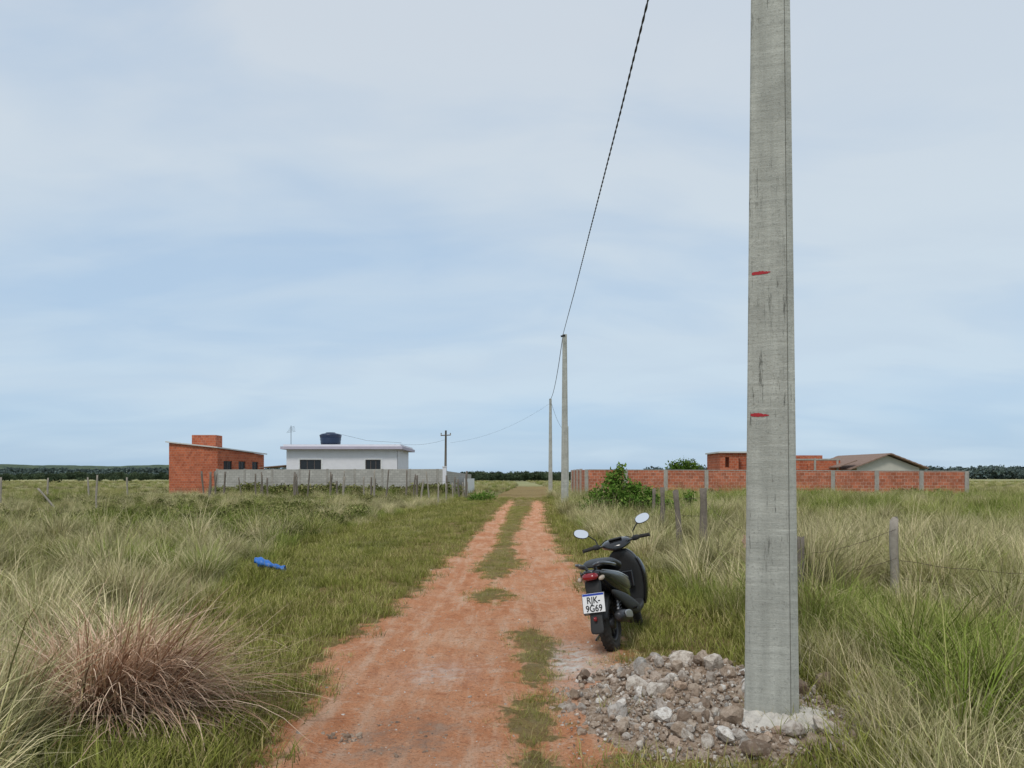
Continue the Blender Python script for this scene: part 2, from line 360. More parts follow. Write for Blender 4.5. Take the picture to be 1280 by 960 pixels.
def tufts(name,x,y,s,idx,coll,tilt=.08,sz=None,zoff=-.01):
    n=len(x); z=base_h(x,y)+zoff
    rot=np.stack([rng.normal(0,tilt,n),rng.normal(0,tilt,n),rng.uniform(0,6.28,n)],1)
    szz=s if sz is None else sz
    return scatter(name,np.stack([x,y,z],1),rot,np.stack([s,s,szz],1),idx,coll)
def rubble_near(x,y): return (((x-1.35)/1.0)**2+((y-5.3)/1.2)**2)<1
DCX,DCY=-2.5,5.0
def deadzone(x,y): return (np.hypot(x-DCX-.15,y-DCY)<.75)|((y<5.1)&(y>2.6)&(x/y>-.66)&(x/y<-.34))
def bluezone(x,y): return (y>9)&(y<14)&(x/y>-.37)&(x/y<-.27)
# short grass
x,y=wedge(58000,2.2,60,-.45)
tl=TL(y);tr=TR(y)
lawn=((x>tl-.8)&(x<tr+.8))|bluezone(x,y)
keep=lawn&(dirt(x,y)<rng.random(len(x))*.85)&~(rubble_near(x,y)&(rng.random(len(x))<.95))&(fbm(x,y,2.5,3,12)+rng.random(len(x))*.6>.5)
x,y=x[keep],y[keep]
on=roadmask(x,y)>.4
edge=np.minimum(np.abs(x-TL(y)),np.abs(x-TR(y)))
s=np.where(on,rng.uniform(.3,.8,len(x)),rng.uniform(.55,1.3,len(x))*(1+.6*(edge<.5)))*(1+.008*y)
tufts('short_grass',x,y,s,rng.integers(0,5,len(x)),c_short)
x=rng.uniform(-1,1.6,22000);y=sampleY(22000,2.5,42,-.4)
k=(centremask(x,y)>.3+.6*rng.random(22000))&(roadmask(x,y)>.5); x,y=x[k],y[k]
tufts('median_grass',x,y,rng.uniform(.2,.6,len(x))*(1+.012*y),rng.integers(0,4,len(x)),c_short)
# tall tussocks
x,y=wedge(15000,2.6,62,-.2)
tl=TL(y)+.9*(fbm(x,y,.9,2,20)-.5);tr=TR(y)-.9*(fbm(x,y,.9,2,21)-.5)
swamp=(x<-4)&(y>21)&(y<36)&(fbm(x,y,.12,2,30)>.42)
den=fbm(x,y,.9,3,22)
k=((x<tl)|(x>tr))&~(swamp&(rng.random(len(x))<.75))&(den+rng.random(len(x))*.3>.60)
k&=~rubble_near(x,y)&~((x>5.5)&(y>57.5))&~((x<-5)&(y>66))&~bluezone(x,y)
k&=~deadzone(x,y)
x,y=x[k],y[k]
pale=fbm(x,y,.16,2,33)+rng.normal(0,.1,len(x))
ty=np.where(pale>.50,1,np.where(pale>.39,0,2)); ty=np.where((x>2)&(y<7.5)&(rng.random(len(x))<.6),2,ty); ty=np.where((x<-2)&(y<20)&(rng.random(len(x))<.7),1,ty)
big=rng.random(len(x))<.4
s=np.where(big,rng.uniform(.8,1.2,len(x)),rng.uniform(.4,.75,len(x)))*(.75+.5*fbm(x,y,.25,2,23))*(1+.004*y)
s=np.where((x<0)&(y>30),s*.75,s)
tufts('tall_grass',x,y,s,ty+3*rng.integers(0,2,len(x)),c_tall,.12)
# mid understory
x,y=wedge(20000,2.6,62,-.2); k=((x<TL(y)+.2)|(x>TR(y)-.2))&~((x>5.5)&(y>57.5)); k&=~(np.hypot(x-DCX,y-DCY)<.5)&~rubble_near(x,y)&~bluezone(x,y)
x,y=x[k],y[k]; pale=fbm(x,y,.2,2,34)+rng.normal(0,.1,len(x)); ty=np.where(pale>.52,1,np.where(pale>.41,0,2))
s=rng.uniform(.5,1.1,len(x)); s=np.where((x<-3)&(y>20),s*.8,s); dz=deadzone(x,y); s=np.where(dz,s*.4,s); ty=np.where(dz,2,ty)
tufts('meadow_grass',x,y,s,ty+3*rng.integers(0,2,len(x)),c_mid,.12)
# far meadow
x,y=wedge(12000,55,330,.0,10)
inner=((x<-4.5)&(x>-38)&(y>66)&(y<95))|((x>5)&(x<36)&(y>57)&(y<90))
k=~inner&(np.abs(x-strip_c(y)-0)>2.2+.6*rng.random(len(x)))&(fbm(x,y,.05,3,40)+.4*rng.random(len(x))>.55)
x,y=x[k],y[k]; tufts('field_grass',x,y,rng.uniform(.5,1.0,len(x)),rng.integers(0,6,len(x)),c_far)
# shrubs
x,y=wedge(4600,18,66,.3); k=(x<-4.6-.05*y)&(fbm(x,y,.14,3,30)+.25*rng.random(len(x))>.60-.06*(y<40)); x,y=x[k],y[k]
tufts('low_shrubs',x,y,rng.uniform(.5,1.15,len(x)),rng.integers(0,4,len(x)),c_shrub)
# weeds at wall bases
x=np.concatenate([rng.uniform(-26,-5,120),rng.uniform(6,36,60)]); y=np.where(x<0,65.8,57.6)+rng.normal(0,.5,180)
tufts('wall_weeds',x,y,rng.uniform(.8,2.6,180)*np.where(x<0,1,.7),rng.integers(0,4,180),c_shrub)
x=np.concatenate([rng.uniform(-26,-5,160),rng.uniform(6,36,160)]); y=np.where(x<0,65,57)+rng.normal(0,1.,320)
tufts('tall_wall_weeds',x,y,rng.uniform(.8,1.5,320)*np.where(x<0,1,.8),rng.integers(0,6,320),c_tall)
# tree belts
def belt(name,n,fx,fy,smin,smax,coll,nv):
    x=fx(n);y=fy(n); s=rng.uniform(smin,smax,n)
    return tufts(name,x,y,s,rng.integers(0,nv,n),coll,.02,zoff=-.3)
u=rng.uniform
belt('distant_trees',420,lambda n:u(-75,45,n),lambda n:u(330,400,n),.4,1.1,c_tree,4)
belt('distant_tree_belt',700,lambda n:u(-520,-60,n),lambda n:u(480,620,n),.5,1.3,c_tree,4)
belt('scattered_trees',60,lambda n:u(-330,-60,n),lambda n:u(220,420,n),.4,.9,c_tree,4)
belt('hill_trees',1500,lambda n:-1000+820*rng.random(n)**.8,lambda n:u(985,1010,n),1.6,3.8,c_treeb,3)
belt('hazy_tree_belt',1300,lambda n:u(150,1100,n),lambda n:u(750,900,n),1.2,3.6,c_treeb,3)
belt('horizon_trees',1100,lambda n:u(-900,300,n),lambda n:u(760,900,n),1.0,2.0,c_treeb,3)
# ------------------------------------------------------------------ ground
def axis_pts(a,res,near,far,g=1.18):
    p=[0];st=res
    while p[-1]<far:
        if p[-1]>near: st*=g
        p.append(p[-1]+st)
    return np.array(p)
ax=axis_pts(0,.22,14,5000); X=np.concatenate([-ax[::-1][:-1],ax]); ay=axis_pts(0,.22,26,6000); yb=axis_pts(0,.5,6,120); Yg=np.concatenate([-yb[::-1][:-1],ay])
GX,GY=np.meshgrid(X,Yg); GZ=ground_z(GX,GY)
def grid(GX,GY,GZ):
    h,w=GX.shape; V=np.stack([GX.ravel(),GY.ravel(),GZ.ravel()],1); i=np.arange(h*w).reshape(h,w)
    F=np.stack([i[:-1,:-1].ravel(),i[:-1,1:].ravel(),i[1:,1:].ravel(),i[1:,:-1].ravel()],1); return V,F
V,F=grid(GX,GY,GZ); obj('ground',V,F,mk_ground(),True)
yy=np.concatenate([np.arange(-12,2.5,.4),np.arange(2.5,16,.035),np.arange(16,50,.15),np.arange(50,139,.8)])
xx=np.arange(-2.85,2.86,.035); RX,RY=np.meshgrid(xx,yy); RX=RX+strip_c(RY)
DM=dirt(RX,RY); edge=sst(2.5,2.85,np.abs(RX-strip_c(RY)))
RZ=base_h(RX,RY)+.004-.06*edge+.02*centremask(RX,RY)*roadmask(RX,RY)+.018*(fbm(RX,RY,12,4,9)-.5)
V,F=grid(RX,RY,RZ)
white=np.exp(-(((RX-.52)/.22)**2+((RY-6.75)/.7)**2))*1.2+1.6*np.exp(-(((RX-1.75)/.42)**2+((RY-5.0)/.35)**2))+.5*np.exp(-(((RX+.62)/.3)**2+((RY-6.3)/.35)**2))
damp=np.exp(-(((RX+.65)/.35)**2+((RY-4.75)/.5)**2))
obj('dirt_road',V,F,mk_road(),True,{'dirt':DM.ravel(),'white':np.clip(white,0,1).ravel(),'damp':damp.ravel()})
# hills
def ridge(name,x0,x1,y,depth,hf,mat,nx=400):
    xs=np.linspace(x0,x1,nx); ds=np.linspace(0,1,14); A,B=np.meshgrid(xs,ds)
    H=hf(A)*np.sin(np.pi*np.clip(B,0,1)*.5)**.8; H=H+(fbm(A,B*60,.06,3,50)-.5)*3*(B>.05)
    Yr=y+B*depth; V,F=grid(A,Yr,H-1.0); return obj(name,V,F,mat,True)
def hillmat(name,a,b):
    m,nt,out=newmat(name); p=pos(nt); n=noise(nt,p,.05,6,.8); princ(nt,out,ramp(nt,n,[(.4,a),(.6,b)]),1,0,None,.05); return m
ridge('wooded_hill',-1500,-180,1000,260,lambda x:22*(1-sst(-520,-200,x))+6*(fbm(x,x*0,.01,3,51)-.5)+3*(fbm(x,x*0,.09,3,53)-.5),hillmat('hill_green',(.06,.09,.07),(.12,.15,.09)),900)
ridge('distant_hills',300,2600,1700,400,lambda x:26*sst(500,1050,x)+10*(fbm(x,x*0,.004,3,52)-.5)+4*(fbm(x,x*0,.06,3,53)-.5),hillmat('hill_hazy',(.13,.19,.20),(.17,.23,.23)),900)  # aerial haze is put into the pale blue-green hill colour
# ------------------------------------------------------------------ walls with openings
def wallpiece(name,p0,p1,z0,zt0,zt1,th,ops,mat,parent):
    p0=Vector((p0[0],p0[1],0));p1=Vector((p1[0],p1[1],0)); d=(p1-p0); L=d.length; d.normalize(); nrm=Vector((-d.y,d.x,0))
    us=sorted({0,L,*[o[0] for o in ops],*[o[1] for o in ops]}); vs=sorted({z0,*[o[2] for o in ops],*[o[3] for o in ops]})
    V=[];F=[]
    def top(u): return zt0+(zt1-zt0)*u/L
    def P(u,v,k): q=p0+d*u+nrm*(th*k); return (q.x,q.y,v)
    def quad(a,b,c,e): V.extend([a,b,c,e]); n=len(V); F.append((n-4,n-3,n-2,n-1))
    for i in range(len(us)-1):
        for j in range(len(vs)):
            a,b=us[i],us[i+1]; lo=vs[j]; um=(a+b)/2
            last=j==len(vs)-1; hm=lo+.01
            if any(o[0]<um<o[1] and o[2]<hm<o[3] for o in ops): continue
            ha=top(a) if last else vs[j+1]; hb=top(b) if last else vs[j+1]
            quad(P(a,lo,0),P(b,lo,0),P(b,hb,0),P(a,ha,0)); quad(P(b,lo,1),P(a,lo,1),P(a,ha,1),P(b,hb,1))
        quad(P(us[i],top(us[i]),0),P(us[i+1],top(us[i+1]),0),P(us[i+1],top(us[i+1]),1),P(us[i],top(us[i]),1))
    for u_ in (0,L): quad(P(u_,z0,1),P(u_,z0,0),P(u_,top(u_),0),P(u_,top(u_),1))
    for (a,b,c,e) in ops:
        quad(P(a,c,0),P(b,c,0),P(b,c,1),P(a,c,1)); quad(P(a,e,1),P(b,e,1),P(b,e,0),P(a,e,0))
        quad(P(a,c,1),P(a,e,1),P(a,e,0),P(a,c,0)); quad(P(b,c,0),P(b,e,0),P(b,e,1),P(b,c,1))
    o=obj(name,V,F,mat,parent=parent,uv=True)
    return P,L
def window(P,o,parent,nm,fr=M_FRAME,mull=1):
    a,b,c,e=o; w=.07
    def bx(n,u0,u1,v0,v1,k0,k1,m):
        v=[P(u0,v0,k0),P(u1,v0,k0),P(u1,v0,k1),P(u0,v0,k1),P(u0,v1,k0),P(u1,v1,k0),P(u1,v1,k1),P(u0,v1,k1)]
        obj(n,v,BF,m,parent=parent)
    g=.004
    bx(nm+'_glass',a+w,b-w,c+w,e-w,.6,.64,M_GLASS)
    bx(nm+'_frame_bottom',a+g,b-g,c+g,c+w,.4,.7,fr);bx(nm+'_frame_top',a+g,b-g,e-w,e-g,.4,.7,fr)
    bx(nm+'_frame_left',a+g,a+w,c+w,e-w,.4,.7,fr);bx(nm+'_frame_right',b-w,b-g,c+w,e-w,.4,.7,fr)
    for i in range(mull):
        u_=a+(b-a)*(i+1)/(mull+1); bx(nm+'_mullion_%d'%i,u_-.03,u_+.03,c+w,e-w,.45,.59,fr)
# --- brick house left
h=empty('brick_house')
A=(-35.2,78.9);C=(-29.5,77.0);B=(-27.1,84.0);D=(A[0]+B[0]-C[0],A[1]+B[1]-C[1])
zA,zC,zB=5.2,4.55,4.1; zD=zA+zB-zC
ops=[]
P,L=wallpiece('front_wall',A,C,-.3,zA,zC,.2,ops,M_BRICK,h)
ops=[(.9,2.2,2.1,3.3),(3.2,4.3,2.1,3.3),(5.4,6.4,2.1,3.3)]
P,L=wallpiece('side_wall',C,B,-.3,zC,zB,.2,ops,M_BRICK,h)
for i,o in enumerate(ops): window(P,o,h,'window_%d'%i)
wallpiece('back_wall',B,D,-.3,zB,zD,.2,[],M_BRICK,h); wallpiece('far_wall',D,A,-.3,zD,zA,.2,[],M_BRICK,h)
ex=.35
def off(pt,o):
    c=((A[0]+B[0])/2,(A[1]+B[1])/2); v=Vector((pt[0]-c[0],pt[1]-c[1])); v*=1+ex/v.length; return (c[0]+v.x,c[1]+v.y)
rp=[(*off(A,0),zA+.01),(*off(C,0),zC+.01),(*off(B,0),zB+.01),(*off(D,0),zD+.01)]
obj('roof',rp+[(a,b,c+.12) for a,b,c in rp],BF,M_ROOFW,parent=h,uv=True)
box('brick_water_tower',-33.4,-30.9,80.2,82.0,4.2,6.05,M_BRICK,h)
# --- block wall left
h=empty('concrete_block_wall')
wallpiece('front',(-25.8,67),(-6.05,67),-.4,2.3,2.35,.15,[],M_BLOCK,h)
wallpiece('side',(-5.9,67.2),(-5.2,98),-.4,2.2,2.0,.15,[],M_BLOCK,h)
wallpiece('left_side',(-25.95,74),(-25.95,67.16),-.4,2.3,2.2,.15,[],M_BLOCK,h)
for i in range(9): box('pillar_%d'%i,-25.7+i*2.4-.09,-25.7+i*2.4+.09,66.985,67.16,-.4,2.36,M_CONC,h)
box('gate_pillar',-6.04,-5.72,66.9,67.19,-.3,2.5,M_WHITE,h); box('gate_pillar_cap',-6.08,-5.68,66.86,67.23,2.5,2.58,M_WHITE,h)
wallpiece('gate_panel',(-4.9,80),(-4.4,90),-.3,1.5,1.5,.05,[],M_FRAMEW,h)
# --- white house
h=empty('white_house')
ops=[(1.3,3.4,2.2,3.35),(7.7,9.2,2.2,3.35)]
P,L=wallpiece('front_wall',(-22.0,75),(-11.2,75),-.3,4.35,4.35,.2,ops,M_WHITE,h)
for i,o in enumerate(ops):
    window(P,o,h,'window_%d'%i,M_FRAME,2)
    a,b,c,e=o
    for nm,(u0,u1,v0,v1) in {'l':(a-.14,a,c-.14,e+.14),'r':(b,b+.14,c-.14,e+.14),'t':(a,b,e,e+.14),'b':(a,b,c-.14,c)}.items():
        box('trim_%d_%s'%(i,nm),-22+u0,-22+u1,74.96,74.998,v0,v1,M_FRAMEW,h)
wallpiece('right_wall',(-11.2,75.01),(-11.2,83),-.3,4.35,4.35,.2,[],M_WHITE,h); wallpiece('left_wall',(-22,83),(-22,75.21),-.3,4.35,4.35,.2,[],M_WHITE,h); wallpiece('back_wall',(-11.2,83.2),(-22,83.2),-.3,4.35,4.35,.2,[],M_WHITE,h)
box('roof_slab',-22.4,-10.6,74.3,83.9,4.352,4.62,M_WHITE2,h); box('parapet',-22.2,-10.8,74.6,83.6,4.62,4.82,M_WHITE,h)
prof=[(0,.0),(1.02,0),(1.06,.1),(1.1,.3),(1.08,.34),(1.14,.6),(1.12,.63),(1.17,.9),(1.2,.93),(1.2,1.0),(1.0,1.12),(.55,1.2),(.5,1.27),(0,1.28)]
n=32;v=[];f=[]
for k in range(n):
    for r,z in prof: v.append((-18.4+.92*r*math.cos(2*math.pi*k/n),78+.92*r*math.sin(2*math.pi*k/n),4.9+z))
m_=len(prof)
for k in range(n):
    for j in range(m_-1): f.append((k*m_+j,((k+1)%n)*m_+j,((k+1)%n)*m_+j+1,k*m_+j+1))
obj('water_tank',v,f,M_TANK,True,parent=h); box('tank_base',-19.6,-17.2,76.8,79.2,4.83,4.9,M_CONC,h)
tube('antenna_mast',[(-21.7,75.5,4.8),(-21.7,75.5,6.7)],.025,M_WIRE,h)
for i in range(5): tube('antenna_rod_%d'%i,[(-21.7-.45+i*.05,75.5+.1*i,6.0+i*.13),(-21.7+.45-i*.05,75.5+.1*i,6.15+i*.13)],.012,M_WIRE,h,6)
tube('clothes_line',[(-17.4,78,6.0),(-14.5,77,5.3),(-10.8,75,5.0)],.012,M_WIRE,h,6)
obj('lean_to_roof',[(-24.8,75.4,2.55),(-22.25,75.4,2.75),(-22.25,80,2.75),(-24.8,80,2.55),(-24.8,75.4,2.62),(-22.25,75.4,2.84),(-22.25,80,2.84),(-24.8,80,2.62)],BF,M_ROOF,parent=h)
for i,xp in enumerate((-24.6,-23.5)): tube('lean_to_post_%d'%i,[(xp,75.6,0),(xp,75.6,2.55)],.05,M_WOOD,h)
# --- right brick wall
h=empty('brick_boundary_wall')
W0=Vector((6.2,64,0));W1=Vector((34.9,59,0)); d=(W1-W0); Lw=d.length; d.normalize(); nr=Vector((-d.y,d.x,0)); npan=9
for i in range(npan):
    a=W0+d*(Lw*i/npan+.16); b=W0+d*(Lw*(i+1)/npan-.16); zt=2.22-.02*i
    wallpiece('brick_panel_%d'%i,(a.x,a.y),(b.x,b.y),-.05,zt,zt,.14,[],M_BRICKW,h)
ang=math.atan2(d.y,d.x)
for i in range(npan+1):
    c=W0+d*(Lw*i/npan); M=Matrix.Translation(c)@Matrix.Rotation(ang,4,'Z')
    box('pillar_%d'%i,-.155,.155,-.03,.17,-.4,2.28-.02*i,M_CONC,h,M=M)
M=Matrix.Translation(W0)@Matrix.Rotation(ang,4,'Z')
box('footing_beam',.16,Lw-.16,-.04,.18,-.4,-.055,M_CONC,h,M=M)
box('cap_beam',.16,Lw-.16,-.01,.15,2.225,2.29,M_CONC,h,M=M@Matrix.Rotation(.0057,4,'Y'))
wallpiece('road_side_panel',(5.98,77),(6.03,64.2),-.1,2.3,2.25,.14,[],M_BRICKW,h)
for i in range(4): box('road_side_pillar_%d'%i,5.86,6.1,66.5+i*3.3,66.8+i*3.3,-.3,2.36,M_CONC,h)
# --- unfinished brick house behind wall
h=empty('unfinished_brick_house')
wallpiece('front_wall_left',(20.3,75),(23.2,75),-.2,4.0,4.0,.2,[(.5,.9,2.6,3.6),(1.8,2.6,2.4,3.5)],M_BRICK,h)
box('slab_left',20.1,23.4,74.7,80,4.0,4.14,M_ROOFW,h); wallpiece('side_wall',(20.3,80),(20.3,75.21),-.2,4.0,4.0,.2,[],M_BRICK,h)
wallpiece('front_wall_right',(23.2,75.4),(32.2,75.4),-.2,3.3,3.3,.2,[(5.0,5.8,2.3,2.9)],M_BRICK,h)
for i in range(4): box('pillar_%d'%i,25.2+i*2.2,25.4+i*2.2,75.33,75.39,-.1,3.5,M_CONC,h)
box('beam',23.25,32.2,75.36,75.58,3.302,3.46,M_CONC,h); wallpiece('right_wall',(32.2,75.61),(32.2,82),-.2,3.3,3.3,.2,[],M_BRICK,h)
wallpiece('inner_wall',(20.5,79.5),(32.1,79.5),-.2,3.9,3.9,.2,[],M_BRICK,h)
# --- gabled house
h=empty('gabled_house')
M=Matrix.Translation((36.6,75,0))@Matrix.Rotation(R_(8),4,'Z')
g=[(-3.2,0,-.2),(3.4,0,-.2),(3.4,0,2.55),(0,0,3.75),(-3.2,0,2.6)]; gv=[M@Vector(a) for a in g]+[M@Vector((a[0],8,a[2])) for a in g]
obj('walls',gv,[(0,1,2,3,4),(9,8,7,6,5),(0,5,6,1),(1,6,7,2),(4,9,5,0)],M_CREAM,parent=h)
for nm,pts in {'roof_right':[(0,3.86),(4.0,2.45)],'roof_left':[(0,3.86),(-4.3,2.3)]}.items():
    (xa,za),(xb,zb)=pts; nx=14
    v=[];f=[]
    for j in range(nx+1):
        t=j/nx; xx_=xa+(xb-xa)*t; zz=za+(zb-za)*t+ (.03 if j%2 else 0)
        for yq in (-.6,8.5): v+= [M@Vector((xx_,yq,zz)),M@Vector((xx_,yq,zz+.12))]
    for j in range(nx):
        a=4*j;b=4*(j+1)
        f+=[(a,b,b+1,a+1),(a+2,a+3,b+3,b+2),(a+1,b+1,b+3,a+3),(a,a+2,b+2,b)]
    f+=[(0,1,3,2),(4*nx,4*nx+2,4*nx+3,4*nx+1)]
    obj(nm,v,f,M_ROOF,parent=h)
obj('side_annex_roof',[M@Vector(a) for a in [(-5.4,-.4,2.55),(-3.4,-.4,3.2),(-3.4,7,3.2),(-5.4,7,2.55),(-5.4,-.4,2.65),(-3.4,-.4,3.32),(-3.4,7,3.32),(-5.4,7,2.65)]],BF,M_ROOF,parent=h)
# bushes
def bush(name,loc,lb,n,ls,mat,stems=5,hh=1.0):
    o=link(bpy.data.objects.new(name,leaves(name,lb,n,ls,mat))); o.location=loc
    for i in range(stems):
        l=lb[i%len(lb)][0]; tube('stem_%d'%i,[(0.05*i-.1,0,-.1),(l[0]*.4,l[1]*.4,l[2]*.5),(l[0],l[1],l[2]*1.05)],[.05*hh,.035*hh,.012*hh],M_BARK,o,7)
    return o
bush('small_tree',(17.5,78,0),[((0,0,3.0),(1.3,1,.6)),((-1,.2,2.7),(.8,.8,.5)),((.9,0,2.6),(.9,.8,.6)),((0,0,2.3),(1.2,1,.6))],1500,.16,G_BUSH,5,2)
lb=[((-.75,0,.75),(.5,.5,.5)),((-.2,.1,1.25),(.5,.5,.42)),((.1,0,.7),(.7,.6,.55)),((.75,0,.6),(.6,.5,.42)),((1.3,.1,.45),(.5,.4,.35)),((-.35,0,1.6),(.28,.25,.22)),((.35,0,1.15),(.3,.3,.28)),((-1.0,0,.4),(.5,.5,.3)),((.9,.1,1.0),(.25,.25,.25)),((-.1,0,1.85),(.2,.2,.2)),((1.9,.2,.35),(.5,.4,.3)),((2.2,.2,.8),(.2,.2,.3))]
lb=[((a[0]*1.15-.1,a[1],a[2]*1.05),(b[0]*1.15,b[1]*1.1,b[2]*1.1)) for a,b in lb]
bush('green_bush',(4.3,29,-.05),lb,7000,.085,G_BUSH,10,1)
bush('roadside_bush',(-1.7,52,-.05),[((0,0,.4),(.7,.5,.4)),((-.8,0,.3),(.6,.5,.3))],900,.08,G_BUSH,3,.6)
# ------------------------------------------------------------------ poles
def pole(name,loc,H,wb,wt,db,dt,rz,lean=0):
    def sec(w,dp):
        a=w/2;b=dp/2;c=w*.16;e=w*.03
        return [(-a+e,-b),(a-c,-b),(a-c+.001,-b+.006),(a-c+.004,-b+.006),(a-c+.006,-b+.001),(a,-b+c*.55),(a,-b*.45),(a*.72,-b*.3),(a*.72,b*.3),(a,b*.45),(a,b-c*.5),(a-c,b),(-a+c,b),(-a,b-c*.5),(-a,b*.45),(-a*.72,b*.3),(-a*.72,-b*.3),(-a,-b*.45),(-a,-b+e)]
    n=19; ns=12; v=[];f=[]
    for i in range(ns+1):
        t=i/ns
        for (x_,y_) in sec(wb+(wt-wb)*t,db+(dt-db)*t): v.append((x_,y_,-.3+(H+.3)*t))
    for i in range(ns):
        for k in range(n): f.append((i*n+k,i*n+(k+1)%n,(i+1)*n+(k+1)%n,(i+1)*n+k))
    f.append(tuple(range(ns*n,ns*n+n)))
    o=obj(name,v,f,M_POLE); o.location=loc; o.rotation_euler=(0,lean,rz)
    o.data.materials.append(M_SEAM)
    for i in range(ns): o.data.polygons[i*n+2].material_index=1
    return o
p1=pole('utility_pole',(1.715,5.08,0),9.4,.345,.145,.26,.12,-R_(18.5),R_(-.1))
for i,(z_,tilt) in enumerate(((2.93,.02),(2.01,-.06))):
    w=.345+(.145-.345)*(z_+.3)/9.7; dd=.26+(.12-.26)*(z_+.3)/9.7
    nn=14
    vv=[];ff=[]
    for k in range(nn+1):
        t=k/nn; xk=-w/2+.022+.115*t; hh=.013*(math.sin(math.pi*min(1,t*1.2+.08))**.4 if t<.75 else .8*(1-t)*2.5+.2)*random.uniform(.75,1.1)
        zc=z_+tilt*.115*t+random.uniform(-.002,.002)
        vv+=[(xk,-dd/2-.0025,zc-hh),(xk,-dd/2-.0025,zc+hh)]
    for k in range(nn): ff.append((2*k,2*k+2,2*k+3,2*k+1))
    o=obj('red_mark_%d'%i,vv,ff,M_RED,parent=p1)
p2=pole('utility_pole',(2.88,42,0),9.42,.42,.24,.3,.18,-R_(3))
p3=pole('utility_pole',(3.8,76,0),9.4,.42,.24,.3,.18,0)
p4=pole('utility_pole',(8.45,117,0),9.4,.42,.26,.3,.18,0)
wp=tube('wooden_utility_pole',[(-6.5,75,-.2),(-6.48,75,3),(-6.45,75,6.2)],[.14,.12,.09],M_WOOD)
tube('crossarm',[(-6.95,74.9,5.7),(-5.95,74.9,5.75)],.05,M_WOOD,wp); tube('insulator',[(-6.9,74.9,5.7),(-6.9,74.9,5.95)],.05,M_WOODG,wp); tube('insulator_r',[(-6.0,74.9,5.7),(-6.0,74.9,5.95)],.05,M_WOODG,wp)
# power line
cx=[(-60,3.0,9.2),(-25,.9,8.3),(0,1.55,7.95),(5,1.72,8.0),(10.5,1.86,8.12),(14,1.97,8.24),(16.85,2.05,8.33),(21.7,2.19,8.53),(30.1,2.45,8.87),(42,2.78,9.38)]
cy=[c[0] for c in cx]
ts=np.arange(-20,42.01,.06); X0=np.interp(ts,cy,[c[1] for c in cx])
co=np.polyfit([c[0] for c in cx[2:]],[c[2] for c in cx[2:]],3); Z0=np.polyval(co,ts); Z0+= (9.38-np.polyval(co,42))*((ts+20)/62)**6
h=empty('power_line')
for k in range(2):
    ph=ts*2*np.pi/.55+k*np.pi
    tube('conductor_%d'%k,[(a+.008*math.cos(q),b,c+.008*math.sin(q)) for a,b,c,q in zip(X0,ts,Z0,ph)],.010,M_WIRE,h,6)
def sagline(nm,a,b,s,r,n=24):
    a=Vector(a);b=Vector(b); tube(nm,[a.lerp(b,i/n)-Vector((0,0,4*s*(i/n)*(1-i/n))) for i in range(n+1)],r,M_WIRE,h,5)
sagline('span_2_3',(2.78,42,9.38),(3.7,76,9.3),.9,.02); sagline('span_3_house',(3.7,75.9,8.9),(-6.0,74.9,5.0),.7,.006); sagline('span_3_4',(3.8,76,9.3),(8.4,117,9.2),1.2,.014)
sagline('span_house',(-6.5,75,5.3),(-11,75.3,4.9),.25,.009)
tube('pole_clamp',[(2.66,41.93,9.3),(2.9,41.9,9.36)],.05,M_WIRE,h,8)
# ------------------------------------------------------------------ fence posts
def post(nm,x_,y_,top,r,parent,mat=M_WOOD,lean=(0,0)):
    n=9;ns=8;v=[];f=[]; sd=random.random()*50; z0=-.3
    for i in range(ns+1):
        t=i/ns
        for k in range(n):
            an=2*math.pi*k/n; rr=r*(1+.22*math.sin(3*an+sd)+.12*math.sin(5*an+sd*2+t*4))*(1-.15*t)*(1+.1*math.sin(t*9+sd))
            v.append((x_+lean[0]*t+rr*math.cos(an)+.012*math.sin(t*6+sd),y_+lean[1]*t+rr*math.sin(an),z0+(top-z0)*t+(.03*math.sin(2*an+sd) if i==ns else 0)))
    for i in range(ns):
        for k in range(n): f.append((i*n+k,i*n+(k+1)%n,(i+1)*n+(k+1)%n,(i+1)*n+k))
    f.append(tuple(range(ns*n,ns*n+n)))
    return obj(nm,v,f,mat,True,parent=parent)
fe=empty('barbed_wire_fence')
PR=[(4.66,9.35,1.1,.055,M_WOODG,(.0,0)),(3.52,9.45,.86,.05,M_WOOD,(.02,0)),(4.05,16.2,1.36,.08,M_WOOD,(-.03,0)),(3.5,16,1.33,.06,M_WOOD,(-.08,0)),(3.95,12.2,.72,.05,M_WOOD,(.05,0)),(4.3,22,1.3,.07,M_WOOD,(.0,0)),(4.9,27,1.2,.06,M_WOOD,(.1,0)),(5.1,33,1.25,.06,M_WOOD,(0,0)),(5.3,40,1.2,.06,M_WOOD,(0,0)),(5.5,47,1.2,.06,M_WOOD,(0,0)),(6.6,7.5,1.0,.05,M_WOODG,(0,0))]
for i,q in enumerate(PR): post('post_%d'%i,q[0],q[1],q[2],q[3],fe,q[4],q[5])
